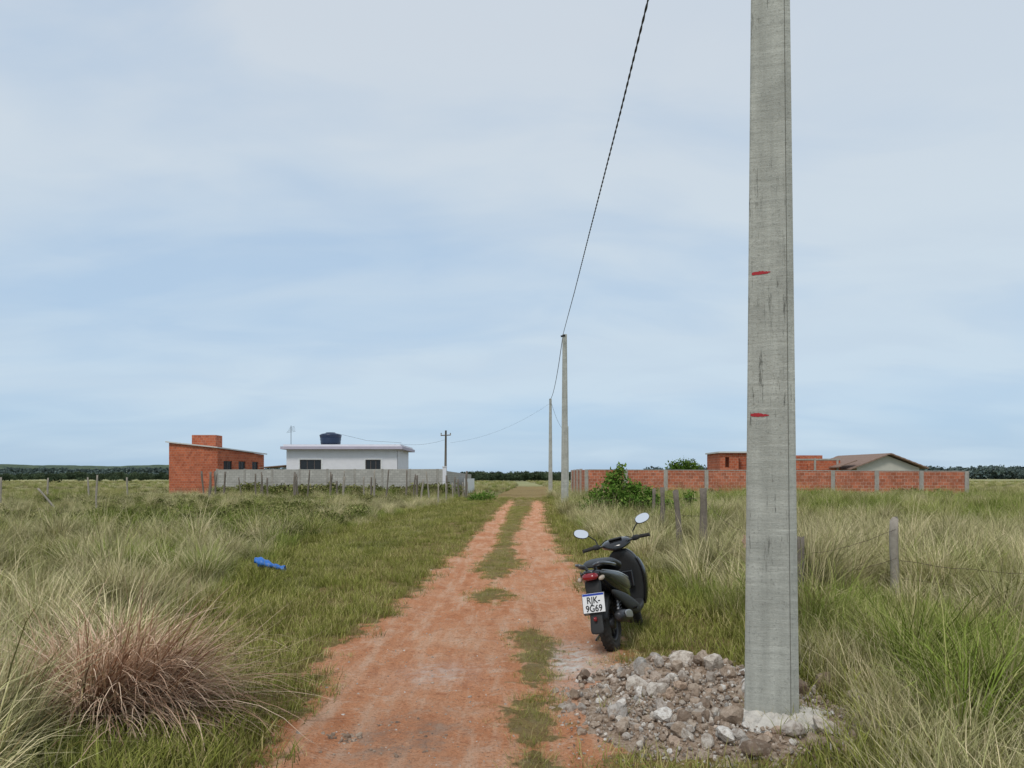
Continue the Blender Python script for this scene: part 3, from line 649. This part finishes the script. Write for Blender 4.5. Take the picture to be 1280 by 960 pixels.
def wirebetween(nm,a,b,s,parent,r=.003,barbs=True,mat=M_RUST):
    a=Vector(a);b=Vector(b);n=14
    pts=[a.lerp(b,i/n)-Vector((0,0,4*s*(i/n)*(1-i/n)))+Vector((0,0,random.uniform(-.008,.008))) for i in range(n+1)]
    v=[];f=[]
    def seg(p,q,r):
        t=(q-p).normalized(); up=Vector((0,0,1)) if abs(t.z)<.9 else Vector((1,0,0)); s1=t.cross(up).normalized()*r; s2=t.cross(s1)
        k=len(v); v.extend([p+s1,p+s2,p-s1,p-s2,q+s1,q+s2,q-s1,q-s2])
        for j in range(4): f.append((k+j,k+(j+1)%4,k+4+(j+1)%4,k+4+j))
    for i in range(n): seg(pts[i],pts[i+1],r)
    if barbs:
        L=(b-a).length
        for j in range(int(L/.13)):
            t=(j+.5)*.13/L*n; i=min(int(t),n-1); p=pts[i].lerp(pts[i+1],t-i); dv=Vector((random.uniform(-1,1),random.uniform(-1,1),random.uniform(-1,1))).normalized()*.018; seg(p-dv,p+dv,r*.7)
    obj(nm,v,f,mat,parent=parent)
wirebetween('wire_0',(4.66,9.3,.98),(3.55,9.42,.66),.05,fe,.0022); wirebetween('wire_1',(4.66,9.3,.62),(3.54,9.42,.35),.03,fe,.0022)
wirebetween('wire_2',(4.7,9.3,.6),(6.6,7.5,.7),.1,fe,.003); wirebetween('wire_3',(4.7,9.3,.38),(6.6,7.5,.45),.05,fe,.003)
wirebetween('wire_4',(3.55,9.5,.8),(3.98,12.2,.66),.05,fe); wirebetween('wire_5',(3.98,12.2,.66),(4.05,16.1,1.1),.15,fe); wirebetween('wire_6',(4.05,16.3,1.2),(4.3,22,1.15),.1,fe); wirebetween('wire_7',(4.05,16.3,.8),(4.3,22,.75),.1,fe)
wirebetween('wire_8',(6.6,7.5,.7),(8.3,5.8,.8),.1,fe,.003)
n=8;v=[];f=[]
for i in range(n):
    for j in range(n): v.append((3.63+.09*i/(n-1)+.015*math.sin(j*1.3),12.1+.03*math.sin(i*1.7+j*.8),.5+.2*j/(n-1)-.05*(i/(n-1))**2))
for i in range(n-1):
    for j in range(n-1): f.append((i*n+j,(i+1)*n+j,(i+1)*n+j+1,i*n+j+1))
obj('pink_rag',v,f,simple('rag',(.7,.45,.4),.9),True,parent=fe)
fl=empty('wooden_post_fence')
for i in range(34):
    xp=-24+i*.62+random.uniform(-.25,.25); yp=62+random.uniform(-2.5,2.5)-(i%5)*1.5
    if xp>-3.5: continue
    post('post_%d'%i,xp,yp,random.uniform(1.3,2.2),random.uniform(.05,.09),fl,random.choice([M_WOOD,M_WOOD,M_WOODG]),(random.uniform(-.25,.25),0))
for i in range(12):
    xp=-27-i*3.1+random.uniform(-.7,.7); post('post_w%d'%i,xp,56+random.uniform(-3,3),random.uniform(1.3,1.8),.06,fl,M_WOODG,(random.uniform(-.15,.15),0))
for zz in (.8,1.25): wirebetween('wire_%d'%int(zz*10),(-62,57,zz),(-4.5,62,zz),.0,fl,.008,False)
post('leaning_post',-18.2,31.5,1.15,.05,fl,M_WOODG,(-1.2,0)); post('tall_stake',-18.4,34,1.7,.04,fl,M_WOODG,(.05,0)); post('tall_stake_b',-25.6,38.5,1.6,.05,fl,M_WOODG)
for i in range(6): post('roadside_post_%d'%i,-4.6+.1*i,48+i*4.5,1.2,.05,fl,M_WOODG)
# ------------------------------------------------------------------ blue plastic
n=26;mm=11;v=[];f=[]
for i in range(n):
    for j in range(mm):
        t=i/(n-1);q=j/(mm-1); hw=.075*(1-.35*t)*(1+.25*math.sin(t*7))
        an=q*math.pi*1.5-.3
        v.append((-4.28+.52*t,12.85-.12*t-hw*math.cos(an)*1.3,.20-.12*t+hw*math.sin(an)+.012*math.sin(t*23+q*9)))
for i in range(n-1):
    for j in range(mm-1): f.append((i*mm+j,(i+1)*mm+j,(i+1)*mm+j+1,i*mm+j+1))
o=obj('blue_plastic_sheet',v,f,M_BLUE,True); md=o.modifiers.new('s','SOLIDIFY'); md.thickness=.006
# ------------------------------------------------------------------ dead grass clump
dm=[blades('dg%d'%i,300,.13,.84,.2,.012,.4,1.7,G_DEAD,8,.2,aim=-.1,aimf=.6) for i in range(2)]+[blades('dg2',190,.18,.6,.25,.011,.25,1.2,G_DEAD,6,.5,aim=2.7,aimf=.4)]+[blades('dg3',260,.16,1.0,.2,.012,.8,1.1,G_DEAD,8,.2,aim=-.2,aimf=.85)]
c_dead=source_collection('dead_tuft',dm)
px=np.array([-2.74,-2.6,-2.5,-2.85,-2.5,-2.62,-2.95,-2.4,-2.55,-2.75,-2.3,-2.45]);py=np.array([4.95,4.8,5.05,5.15,4.85,5.2,5.0,5.0,4.75,5.1,4.95,5.15])
scatter('dead_grass_clump',np.stack([px,py,base_h(px,py)],1),np.stack([px*0,px*0,rng.normal(0,.2,12)],1),np.stack([rng.uniform(.75,1.05,12)]*3,1),np.array([0,1,3,2,1,0,2,3,3,2,3,0]),c_dead)
# ------------------------------------------------------------------ rubble
import bmesh
bm=bmesh.new(); bmesh.ops.create_icosphere(bm,subdivisions=2,radius=1); IV=np.array([v.co[:] for v in bm.verts]); IF=np.array([[v.index for v in f.verts] for f in bm.faces]); bm.free()
def rock(size):
    v=IV.copy()
    for _ in range(9):
        nn=rng.normal(size=3); nn/=np.linalg.norm(nn); d_=rng.uniform(.45,.85); k=np.maximum(0,v@nn-d_); v=v-k[:,None]*nn
    v=v*(1+.05*rng.normal(size=(len(v),1)))*rng.uniform(.6,1.25,3)*size
    e=Euler(rng.uniform(0,6.28,3)).to_matrix(); return v@np.array(e).T
def pile_h(x,y):
    g=lambda cx,cy,sx,sy,a:a*np.exp(-((x-cx)/sx)**2-((y-cy)/sy)**2)
    return (g(1.35,6.05,.45,.4,.14)+g(1.0,5.5,.45,.55,.05)+g(1.2,4.8,.45,.42,.05)+g(.85,4.9,.35,.3,.025)+g(2.1,4.95,.45,.4,.055)+g(1.65,5.6,.5,.4,.06))*(.35+1.3*fbm(x,y,4,3,61))
def mk_rock():
    m,nt,out=newmat('rubble_stone'); r=attr(nt,'r'); o=objc(nt)
    c=ramp(nt,r,[(0,(.19,.14,.105)),(.15,(.38,.29,.22)),(.35,(.52,.42,.33)),(.5,(.40,.38,.35)),(.64,(.58,.43,.32)),(.78,(.54,.51,.47)),(.9,(.70,.62,.53)),(1,(.84,.81,.76))])
    n=noise(nt,o,28,6,.7); c=mixc(nt,ramp(nt,n,[(.35,.7),(.54,0.)]),c,(.22,.15,.105)); c=mixc(nt,ramp(nt,n,[(.56,0.),(.7,.5)]),c,(.72,.62,.52))
    princ(nt,out,c,.95,0,bump(nt,noise(nt,o,60,5,.7),1.,.014),.08); return m
M_ROCK=mk_rock()
VV=[];FF=[];RR=[];off_=0
def addrock(x_,y_,size,embed=.3,r=None,hz=None):
    global off_
    v=rock(size); z_=(pile_h(x_,y_) if hz is None else hz)+float(base_h(np.array(x_),np.array(y_)))+size*embed
    VV.append(v+np.array([x_,y_,z_])); FF.append(IF+off_); RR.append(np.full(len(v),rng.random() if r is None else r)); off_+=len(v)
cnt=0
while cnt<1800:
    x_=rng.uniform(.2,2.75);y_=rng.uniform(4.0,6.9); hh=float(pile_h(x_,y_))
    if rng.random()>(hh-.003)/.045: continue
    if abs(x_-1.72)<.22 and abs(y_-5.08)<.2: continue
    sz=float(np.clip(rng.lognormal(-4.2,.68),.006,.085))
    if x_>1.45 and 4.75<y_<5.35: sz*=.5
    addrock(x_,y_,sz,rng.uniform(-.2,.6)); cnt+=1
for _ in range(2800):
    x_=rng.normal(1.35,.65);y_=rng.normal(5.2,.75)
    if abs(x_-1.72)<.22 and abs(y_-5.08)<.2: continue
    if x_<.2 or y_<3.9: continue
    addrock(x_,y_,rng.uniform(.004,.014),.2)
obj('rubble_pile',np.concatenate(VV),np.concatenate(FF),M_ROCK,False,{'r':np.concatenate(RR)})
xs=np.linspace(.1,2.9,110);ys=np.linspace(3.8,7.3,130);A_,B_=np.meshgrid(xs,ys)
ph=pile_h(A_,B_); Zm=base_h(A_,B_)+ph*.97-.012+.02*(fbm(A_,B_,12,3,60)-.5)*sst(.01,.04,ph); V,F=grid(A_,B_,Zm)
m,nt,out=newmat('mound_soil'); p_=pos(nt); c=ramp(nt,noise(nt,p_,30,6,.7),[(.35,(.26,.18,.12)),(.5,(.46,.34,.25)),(.68,(.66,.56,.46))]); princ(nt,out,c,.95,0,bump(nt,noise(nt,p_,50,5,.7),1,.03),.1)
obj('rubble_soil',V,F,m,True)
# cement around pole
n=64;v=[(1.72,5.02,.085)];f=[]
for j,(rr,zz) in enumerate(((.17,.08),(.2,.07),(.25,.055),(.31,.04),(.37,.02),(.42,-.005),(.47,-.06))):
    for k in range(n):
        an=2*math.pi*k/n; q=rr*(1+.18*math.sin(2*an+1)+.12*math.sin(5*an)+.07*math.sin(9*an+2)+.06*math.sin(17*an+j))
        v.append((1.75+q*math.cos(an)*1.1,4.99+q*math.sin(an)*.72,zz+.016*random.uniform(-1,1)))
for k in range(n): f.append((0,1+k,1+(k+1)%n))
for j in range(6):
    for k in range(n): f.append((1+j*n+k,1+(j+1)*n+k,1+(j+1)*n+(k+1)%n,1+j*n+(k+1)%n))
obj('cement_footing',v,f,simple('cement',(.60,.56,.50),.95,0,.5,16,1.),True)
VV=[];FF=[];RR=[];off_=0
for (cx_,cy_,sx,sy,nn,s0) in ((-1.02,4.78,.13,.05,30,.018),(-.75,5.05,.1,.05,18,.011),(-.7,4.5,.15,.06,22,.011),(-.55,4.78,.15,.06,12,.01)):
    for _ in range(nn):
        addrock(rng.normal(cx_,sx*.6),rng.normal(cy_,sy*.7),rng.uniform(.5,1.4)*s0,.3,rng.uniform(0,.3),0)
for _ in range(2400):
    y_=float(sampleY(1,3.2,16,-.6)[0]); x_=rng.uniform(-1.5,1.1)
    if dirt(np.array(x_),np.array(y_))<.5: continue
    addrock(x_,y_,float(np.clip(rng.lognormal(-5.25,.5),.0025,.016)),.25,rng.uniform(.1,1),0)
obj('loose_stones',np.concatenate(VV),np.concatenate(FF),M_ROCK,False,{'r':np.concatenate(RR)})
# ------------------------------------------------------------------ scooter
K_GLOSS=simple('black_gloss_plastic',(.014,.014,.016),.2,0,.2,10,0,None,.5)
K_GREY=simple('graphite_paint',(.07,.073,.08),.3,.3,.15,30,0,None,.6)
K_MAT=simple('matte_black_plastic',(.022,.022,.022),.55,0,.2,60,.1)
K_SEAT=simple('seat_vinyl',(.018,.018,.019),.45,0,.2,80,.2)
K_RUB=simple('tyre_rubber',(.035,.032,.028),.85,0,.4,40,.2)
K_MET=simple('dull_metal',(.32,.32,.33),.4,.8,.2,20)
K_DMET=simple('dark_metal',(.07,.07,.075),.45,.7,.2,20)
K_RED=simple('red_lens',(.25,.006,.01),.15,0,.1,10,0,None,.5)
K_AMB=simple('clear_lens',(.45,.36,.28),.15,0,.1,10)
K_PLATE=simple('plate_white',(.82,.82,.82),.4,0,.04,10)
K_PBLUE=simple('plate_blue',(.01,.05,.4),.4)
K_TXT=simple('plate_text',(.01,.01,.01),.5)
K_MIR,nt,out=newmat('mirror_glass'); princ(nt,out,(.95,.95,.96),.03,1.0)
K_STRP=simple('silver_stripe',(.45,.46,.47),.35,.5)
sc=empty('motor_scooter',(.95,7.15,-.012),(0,R_(-10),R_(-21)))
def wheel(pref,cen,R,W,M=None):
    prof=[(-W*.30,R*.66),(-W*.46,R*.74),(-W*.5,R*.84),(-W*.40,R*.94),(-W*.2,R*.99),(0,R),(W*.2,R*.99),(W*.40,R*.94),(W*.5,R*.84),(W*.46,R*.74),(W*.30,R*.66)]
    revolve_x(pref+'_tyre',prof,cen,K_RUB,sc,56,M)
    for g in range(28):
        an=2*math.pi*g/28
        for sgn in (-1,1):
            Mg=(M or Matrix())@Matrix.Translation(cen)@Matrix.Rotation(an,4,'X')@Matrix.Translation((sgn*W*.22,0,R*.985))@Matrix.Rotation(sgn*.5,4,'Z')@Matrix.Rotation(sgn*.25,4,'Y')
            box(pref+'_tread_%d_%d'%(g,sgn),-W*.17,W*.17,-.014,.014,-.006,.005,K_RUB,sc,M=Mg,uv=False)
    revolve_x(pref+'_rim',[(-W*.34,R*.67),(-W*.36,R*.60),(-W*.2,R*.55),(W*.2,R*.55),(W*.36,R*.60),(W*.34,R*.67)],cen,K_DMET,sc,48,M)
    revolve_x(pref+'_hub',[(-W*.5,0.001),(-W*.5,R*.2),(W*.5,R*.2),(W*.5,0.001)],cen,K_DMET,sc,20,M,False)
    for i in range(5):
        Ms=(M or Matrix())@Matrix.Translation(cen)@Matrix.Rotation(2*math.pi*i/5,4,'X')
        box(pref+'_spoke_%d'%i,-.016,.016,-.018,.018,R*.15,R*.58,K_DMET,sc,.005,M=Ms,uv=False)
def arcshell(nm,cen,a0,a1,R,drop,hw,mat,M=None):
    v=[];f=[];na=16
    for i in range(na+1):
        an=R_(a0+(a1-a0)*i/na)
        for j in range(7):
            q=(j-3)/3; r=R-drop*q*q; p=Vector((q*hw,cen[0]+r*math.cos(an),cen[1]+r*math.sin(an))); v.append(M@p if M else p)
    for i in range(na):
        for j in range(6): f.append((i*7+j,i*7+j+1,(i+1)*7+j+1,(i+1)*7+j))
    o=obj(nm,v,f,mat,True,parent=sc); o.modifiers.new('s','SOLIDIFY').thickness=.006
wheel('rear',(0,0,.255),.255,.105)
piv=Vector((0,.93,.6)); axs=Vector((0,-.45,1)).normalized()
ST=Matrix.Translation(piv)@Matrix.Rotation(R_(14),4,axs)@Matrix.Translation(-piv)
wheel('front',(0,1.26,.26),.26,.09,ST)
for sgn in (-1,1):
    tube('fork_%d'%sgn,[(sgn*.075,1.26,.26),(sgn*.07,1.17,.45),(sgn*.06,1.08,.66)],[.017,.02,.024],K_MET if sgn>0 else K_DMET,sc,M=ST)
revolve_x('brake_disc',[(.052,.045),(.052,.105),(.056,.105),(.056,.045)],(0,1.26,.26),K_MET,sc,32,ST)
arcshell('front_fender',(1.26,.26),20,170,.295,.03,.065,K_GLOSS,ST)
arcshell('rear_hugger',(0,.255),55,165,.295,.02,.068,K_MAT)
loft('tail_body',[(-.39,0,.775,.03,.018,2.2),(-.36,0,.765,.075,.035,2.5),(-.26,0,.735,.12,.06,2.6),(-.1,0,.675,.155,.10,2.6),(.08,0,.62,.170,.14,2.7),(.26,0,.56,.17,.18,2.8),(.4,0,.50,.155,.20,2.8),(.5,0,.46,.135,.19,2.8),(.54,0,.45,.115,.17,2.6)],K_GLOSS,sc)
for sgn in (-1,1):
    loft('side_panel_%d'%sgn,[(-.34,sgn*.09,.765,.012,.014,2),(-.2,sgn*.135,.735,.016,.032,2),(.0,sgn*.162,.675,.018,.06,2.2),(.18,sgn*.172,.615,.018,.07,2.2),(.34,sgn*.164,.57,.016,.06,2.2),(.44,sgn*.15,.54,.012,.03,2)],K_GREY,sc,16)
    loft('stripe_%d'%sgn,[(-.32,sgn*.10,.785,.008,.005,2),(-.1,sgn*.158,.74,.010,.011,2),(.12,sgn*.182,.68,.010,.012,2),(.3,sgn*.178,.63,.008,.006,2)],K_STRP,sc,12)
    loft('lower_cover_%d'%sgn,[(-.12,sgn*.11,.56,.02,.03,2.2),(.05,sgn*.14,.48,.025,.06,2.3),(.25,sgn*.15,.40,.028,.085,2.4),(.45,sgn*.155,.33,.03,.07,2.4),(.6,sgn*.16,.29,.03,.05,2.6)],K_MAT,sc,16)
loft('seat',[(-.25,0,.815,.06,.012,2.2),(-.21,0,.83,.105,.028,2.4),(-.08,0,.835,.13,.04,2.6),(.08,0,.825,.138,.045,2.7),(.18,0,.795,.142,.045,2.7),(.3,0,.77,.138,.045,2.7),(.42,0,.755,.11,.045,2.5),(.52,0,.73,.07,.04,2.3),(.56,0,.71,.05,.03,2.2)],K_SEAT,sc)
for sgn in (-1,1):
    tube('grab_rail_%d'%sgn,[(sgn*.14,.02,.79),(sgn*.155,-.06,.80),(sgn*.15,-.2,.825),(sgn*.12,-.34,.85),(sgn*.09,-.385,.852),(sgn*.05,-.36,.835),(sgn*.04,-.3,.80)],.015,K_GREY,sc,10)
loft('tail_light',[(-.43,0,.735,.04,.016,2.3),(-.415,0,.74,.07,.034,2.5),(-.34,0,.74,.085,.04,2.6)],K_RED,sc,20)
for sgn in (-1,1):
    loft('rear_indicator_%d'%sgn,[(-.405,sgn*.095,.715,.016,.014,2.2),(-.38,sgn*.10,.718,.024,.022,2.3),(-.32,sgn*.105,.725,.02,.02,2.2)],K_AMB,sc,14)
loft('plate_arm',[(.71,0,-.32,.08,.04,3),(.62,0,-.335,.075,.035,3),(.52,0,-.355,.065,.02,3),(.42,0,-.385,.055,.012,3),(.30,0,-.42,.06,.008,3),(.24,0,-.435,.065,.006,3)],K_MAT,sc,16,'z')
Mp=Matrix.Translation((0,-.40,.51))@Matrix.Rotation(R_(-14),4,'X')
box('plate_backing',-.105,.105,.0,.008,-.09,.09,K_MAT,sc,.002,M=Mp,uv=False)
box('license_plate',-.1,.1,-.004,-.001,-.085,.085,K_PLATE,sc,M=Mp,uv=False)
box('plate_band',-.097,.097,-.0055,-.0042,.064,.082,K_PBLUE,sc,M=Mp,uv=False)
for nm,tx,zz,sz in (('plate_line_a','RJK-',-.003,.082),('plate_line_b','9G69',-.076,.082)):
    cu=bpy.data.curves.new(nm,'FONT'); cu.body=tx; cu.size=sz; cu.align_x='CENTER'; cu.extrude=.0006; cu.offset=.0012; cu.materials.append(K_TXT)
    o=link(bpy.data.objects.new(nm,cu),sc); o.matrix_local=Mp@Matrix.Translation((0,-.0062,zz))@Matrix.Rotation(R_(90),4,'X')@Matrix.Diagonal((.84,1,1,1))
revolve_x('plate_reflector',[(-.012,.001),(-.012,.02),(.012,.02),(.012,.001)],(0,-.43,.37),K_RED,sc,16,None,False)
loft('transmission',[(-.11,-.12,.255,.03,.06,2.6),(-.06,-.125,.26,.045,.095,2.8),(.1,-.125,.265,.05,.09,2.8),(.3,-.12,.27,.05,.095,2.8),(.42,-.11,.275,.045,.085,2.8)],K_DMET,sc,18)
loft('engine_block',[(.15,0,.34,.09,.09,3),(.3,0,.34,.11,.1,3),(.45,0,.33,.1,.09,3),(.55,0,.33,.07,.07,3)],K_DMET,sc,18)
loft('muffler',[(-.24,.155,.345,.03,.03,2),(-.21,.155,.343,.05,.055,2.1),(-.05,.15,.325,.055,.06,2.1),(.15,.145,.295,.052,.056,2.1),(.24,.14,.28,.035,.035,2)],K_DMET,sc,20)
loft('muffler_shield',[(-.16,.208,.352,.006,.034,2.4),(.0,.208,.332,.006,.042,2.4),(.14,.2,.303,.006,.034,2.4)],K_STRP,sc,12)
tube('muffler_tip',[(-.27,.155,.347),(-.22,.155,.345)],.017,K_MET,sc)
tube('exhaust_pipe',[(.148,.22,.28),(.12,.36,.2),(.06,.46,.2),(.02,.5,.26)],.016,K_DMET,sc)
for sgn in (-1,1):
    tube('shock_%d'%sgn,[(sgn*.105,-.02,.29),(sgn*.11,.02,.56)],.014,K_MET,sc)
    q=[(sgn*.108+.028*math.cos(t),.0+.035*(t/44)-.01+.028*math.sin(t),.33+.2*t/44) for t in np.arange(0,44,.5)]
    tube('spring_%d'%sgn,q,.0045,K_DMET,sc,6)
    tube('footpeg_%d'%sgn,[(sgn*.14,.33,.33),(sgn*.22,.30,.34)],.012,K_MAT,sc,8)
box('air_filter',-.16,-.08,-.08,.2,.37,.47,K_MAT,sc,.02,uv=False)
loft('floorboard',[(.45,0,.285,.14,.045,3.5),(.55,0,.275,.165,.04,4),(.75,0,.28,.17,.04,4),(.88,0,.30,.165,.05,3.5),(.95,0,.34,.14,.07,3)],K_MAT,sc)
loft('leg_shield',[(.24,0,.93,.10,.05,3),(.30,0,.93,.155,.06,3.4),(.42,0,.925,.185,.055,3.6),(.55,0,.905,.20,.05,3.6),(.67,0,.88,.195,.045,3.4),(.76,0,.86,.165,.045,3),(.84,0,.845,.10,.045,2.6),(.88,0,.84,.06,.035,2.2)],K_MAT,sc,28,'z')
loft('front_fairing',[(.34,0,1.0,.08,.06,2.2),(.45,0,1.03,.13,.085,2.2),(.58,0,1.03,.17,.095,2.2),(.70,0,1.0,.175,.09,2.2),(.80,0,.955,.14,.075,2.2),(.88,0,.91,.08,.05,2.2)],K_GLOSS,sc,24,'z')
for sgn in (-1,1):
    loft('shield_edge_%d'%sgn,[(.28,sgn*.155,.955,.016,.045,2.2),(.42,sgn*.19,.955,.02,.06,2.2),(.56,sgn*.208,.93,.022,.065,2.2),(.68,sgn*.204,.90,.02,.055,2.2),(.78,sgn*.165,.87,.016,.035,2.2)],K_GLOSS,sc,14,'z')
    loft('front_indicator_%d'%sgn,[(1.03,sgn*.13,.74,.02,.03,2.2),(1.08,sgn*.11,.73,.016,.025,2.2)],K_AMB,sc,12)
box('glove_box',-.11,.11,.805,.84,.48,.66,K_GLOSS,sc,.015,uv=False)
loft('handlebar_cowl',[(.72,0,.90,.06,.03,2.4),(.77,0,.93,.12,.045,2.5),(.84,0,.945,.165,.055,2.5),(.92,0,.94,.15,.065,2.4),(.99,0,.925,.095,.055,2.3),(1.02,0,.92,.05,.03,2.2)],K_GLOSS,sc,24,'y',ST)
loft('headlight',[(.995,0,.92,.085,.045,2.3),(1.03,0,.915,.06,.03,2.2)],K_AMB,sc,18,'y',ST)
box('speedometer',-.07,.07,.77,.86,.985,1.005,K_MAT,sc,.01,M=ST,uv=False)
tube('steering_stem',[(0,.86,.9),(0,.95,.62)],.04,K_MAT,sc,M=ST)
for sgn in (-1,1):
    tube('handlebar_%d'%sgn,[(sgn*.08,.84,.94),(sgn*.2,.82,.955),(sgn*.25,.80,.957)],.013,K_DMET,sc,M=ST)
    tube('grip_%d'%sgn,[(sgn*.235,.806,.957),(sgn*.26,.80,.957),(sgn*.345,.775,.952),(sgn*.352,.773,.952)],[.017,.02,.019,.023],K_RUB,sc,M=ST)
    loft('switch_housing_%d'%sgn,[(.17,.83,.95,.02,.022,2.6),(.20,.82,.955,.028,.03,2.8),(.235,.81,.957,.026,.028,2.8),(.245,.81,.957,.018,.02,2.4)] if sgn>0 else [(-.245,.81,.957,.018,.02,2.4),(-.235,.81,.957,.026,.028,2.8),(-.20,.82,.955,.028,.03,2.8),(-.17,.83,.95,.02,.022,2.6)],K_MAT,sc,14,'x',ST)
    tube('brake_lever_%d'%sgn,[(sgn*.19,.85,.95),(sgn*.25,.875,.945),(sgn*.34,.845,.94)],[.008,.008,.006],K_DMET,sc,M=ST)
    tube('mirror_stem_%d'%sgn,[(sgn*.19,.825,.97),(sgn*.20,.82,1.03),(sgn*.25,.81,1.085),(sgn*.30,.80,1.11)],.0065,K_MAT,sc,M=ST)
    Mm=Matrix.Translation(ST@Vector((sgn*.325,.79,1.13)))@Matrix.Rotation(R_(21),4,'Z')@Matrix.Rotation(sgn*R_(-16),4,'Y')@Matrix.Rotation(R_(-14),4,'X')
    loft('mirror_shell_%d'%sgn,[(-.010,0,0,.078,.047,2.3),(.006,0,0,.079,.048,2.3),(.027,0,0,.055,.032,2.2),(.036,0,0,.025,.015,2.0)],K_MAT,sc,24,'y',Mm,0)
    n=28;v=[Mm@Vector((0,-.0145,0))]+[Mm@Vector((.074*math.copysign(abs(math.cos(t))**.87,math.cos(t)),-.0145,.044*math.copysign(abs(math.sin(t))**.87,math.sin(t)))) for t in [2*math.pi*k/n for k in range(n)]]
    obj('mirror_glass_%d'%sgn,v,[(0,1+k,1+(k+1)%n) for k in range(n)],K_MIR,parent=sc)
tube('cable',[(-.18,.86,.96),(-.1,.95,1.0),(0,.97,.96)],.005,K_RUB,sc,8,M=ST); tube('cable_b',[(.18,.86,.96),(.12,.95,.99),(.02,.97,.95)],.005,K_RUB,sc,8,M=ST)
tube('side_stand',[(-.1,.42,.24),(-.2,.36,.12),(-.255,.33,.052)],[.013,.012,.012],K_DMET,sc); box('stand_foot',-.29,-.235,.31,.35,.042,.052,K_DMET,sc,uv=False)
# ------------------------------------------------------------------ sky, light, camera
w=bpy.data.worlds.new('World'); S.world=w; w.use_nodes=True; nt=w.node_tree; nt.nodes.clear()
SE,SR=R_(52),R_(200)
sky=nd(nt,'ShaderNodeTexSky',sky_type='NISHITA'); sky.sun_disc=False; sky.sun_elevation=SE; sky.sun_rotation=SR; sky.air_density=1.0; sky.dust_density=1.5; sky.ozone_density=2
tc=nd(nt,'ShaderNodeTexCoord').outputs['Generated']
sp=nd(nt,'ShaderNodeSeparateXYZ',{0:tc}); zc=math_(nt,'MAXIMUM',sp.outputs[2],0.)
den=math_(nt,'ADD',zc,.22)
uvw=nd(nt,'ShaderNodeCombineXYZ',{0:math_(nt,'DIVIDE',sp.outputs[0],den),1:math_(nt,'DIVIDE',sp.outputs[1],den),2:0.}).outputs[0]
mp=nd(nt,'ShaderNodeMapping',{'Vector':uvw,'Scale':(.55,1.0,1),'Location':(2.3,.9,0)}).outputs[0]
n1=nd(nt,'ShaderNodeTexNoise',{'Vector':mp,'Scale':1.25,'Detail':6,'Roughness':.42,'Distortion':.3}).outputs[0]
n2=nd(nt,'ShaderNodeTexNoise',{'Vector':mp,'Scale':3.2,'Detail':6,'Roughness':.5,'Distortion':.5}).outputs[0]
cm=math_(nt,'ADD',math_(nt,'MULTIPLY',n1,.76),math_(nt,'MULTIPLY',n2,.24))
cm=math_(nt,'ADD',cm,math_(nt,'MULTIPLY',ramp(nt,zc,[(0,0.),(.35,1.)]),.13))
fac=ramp(nt,cm,[(.42,.48),(.62,.98)])
fac=math_(nt,'MULTIPLY',fac,ramp(nt,zc,[(0,.62),(.12,.84),(.3,1.)]))
cloud=mixc(nt,ramp(nt,zc,[(0.,0.),(.5,1.)]),(5.6,6.75,7.6),(5.45,6.05,6.75))
cloud=mixc(nt,ramp(nt,n2,[(.42,.22),(.58,0.)]),cloud,(4.6,5.5,6.6))
blue=mixc(nt,.7,sky.outputs[0],(3.2,5.2,7.7))
col=mixc(nt,fac,blue,cloud)
bg=nd(nt,'ShaderNodeBackground',{'Color':col,'Strength':.112}); wo=nt.nodes.new('ShaderNodeOutputWorld'); nt.links.new(bg.outputs[0],wo.inputs[0])
sl=bpy.data.lights.new('sun','SUN'); sl.energy=1.5; sl.angle=R_(12); sl.color=(1,.95,.87)
so=link(bpy.data.objects.new('sun',sl)); 
dirv=Vector((math.sin(SR)*math.cos(SE),math.cos(SR)*math.cos(SE),math.sin(SE)))
so.rotation_euler=dirv.to_track_quat('Z','Y').to_euler()
cam=bpy.data.cameras.new('camera'); cam.sensor_width=36; cam.lens=27.03; cam.shift_y=.0914; cam.clip_end=12000; cam.clip_start=.05
co_=link(bpy.data.objects.new('camera',cam)); co_.location=(0,0,1.6); co_.rotation_euler=(R_(90),0,0)
S.camera=co_
S.view_settings.view_transform='Standard'; S.view_settings.look='None'; S.view_settings.exposure=0
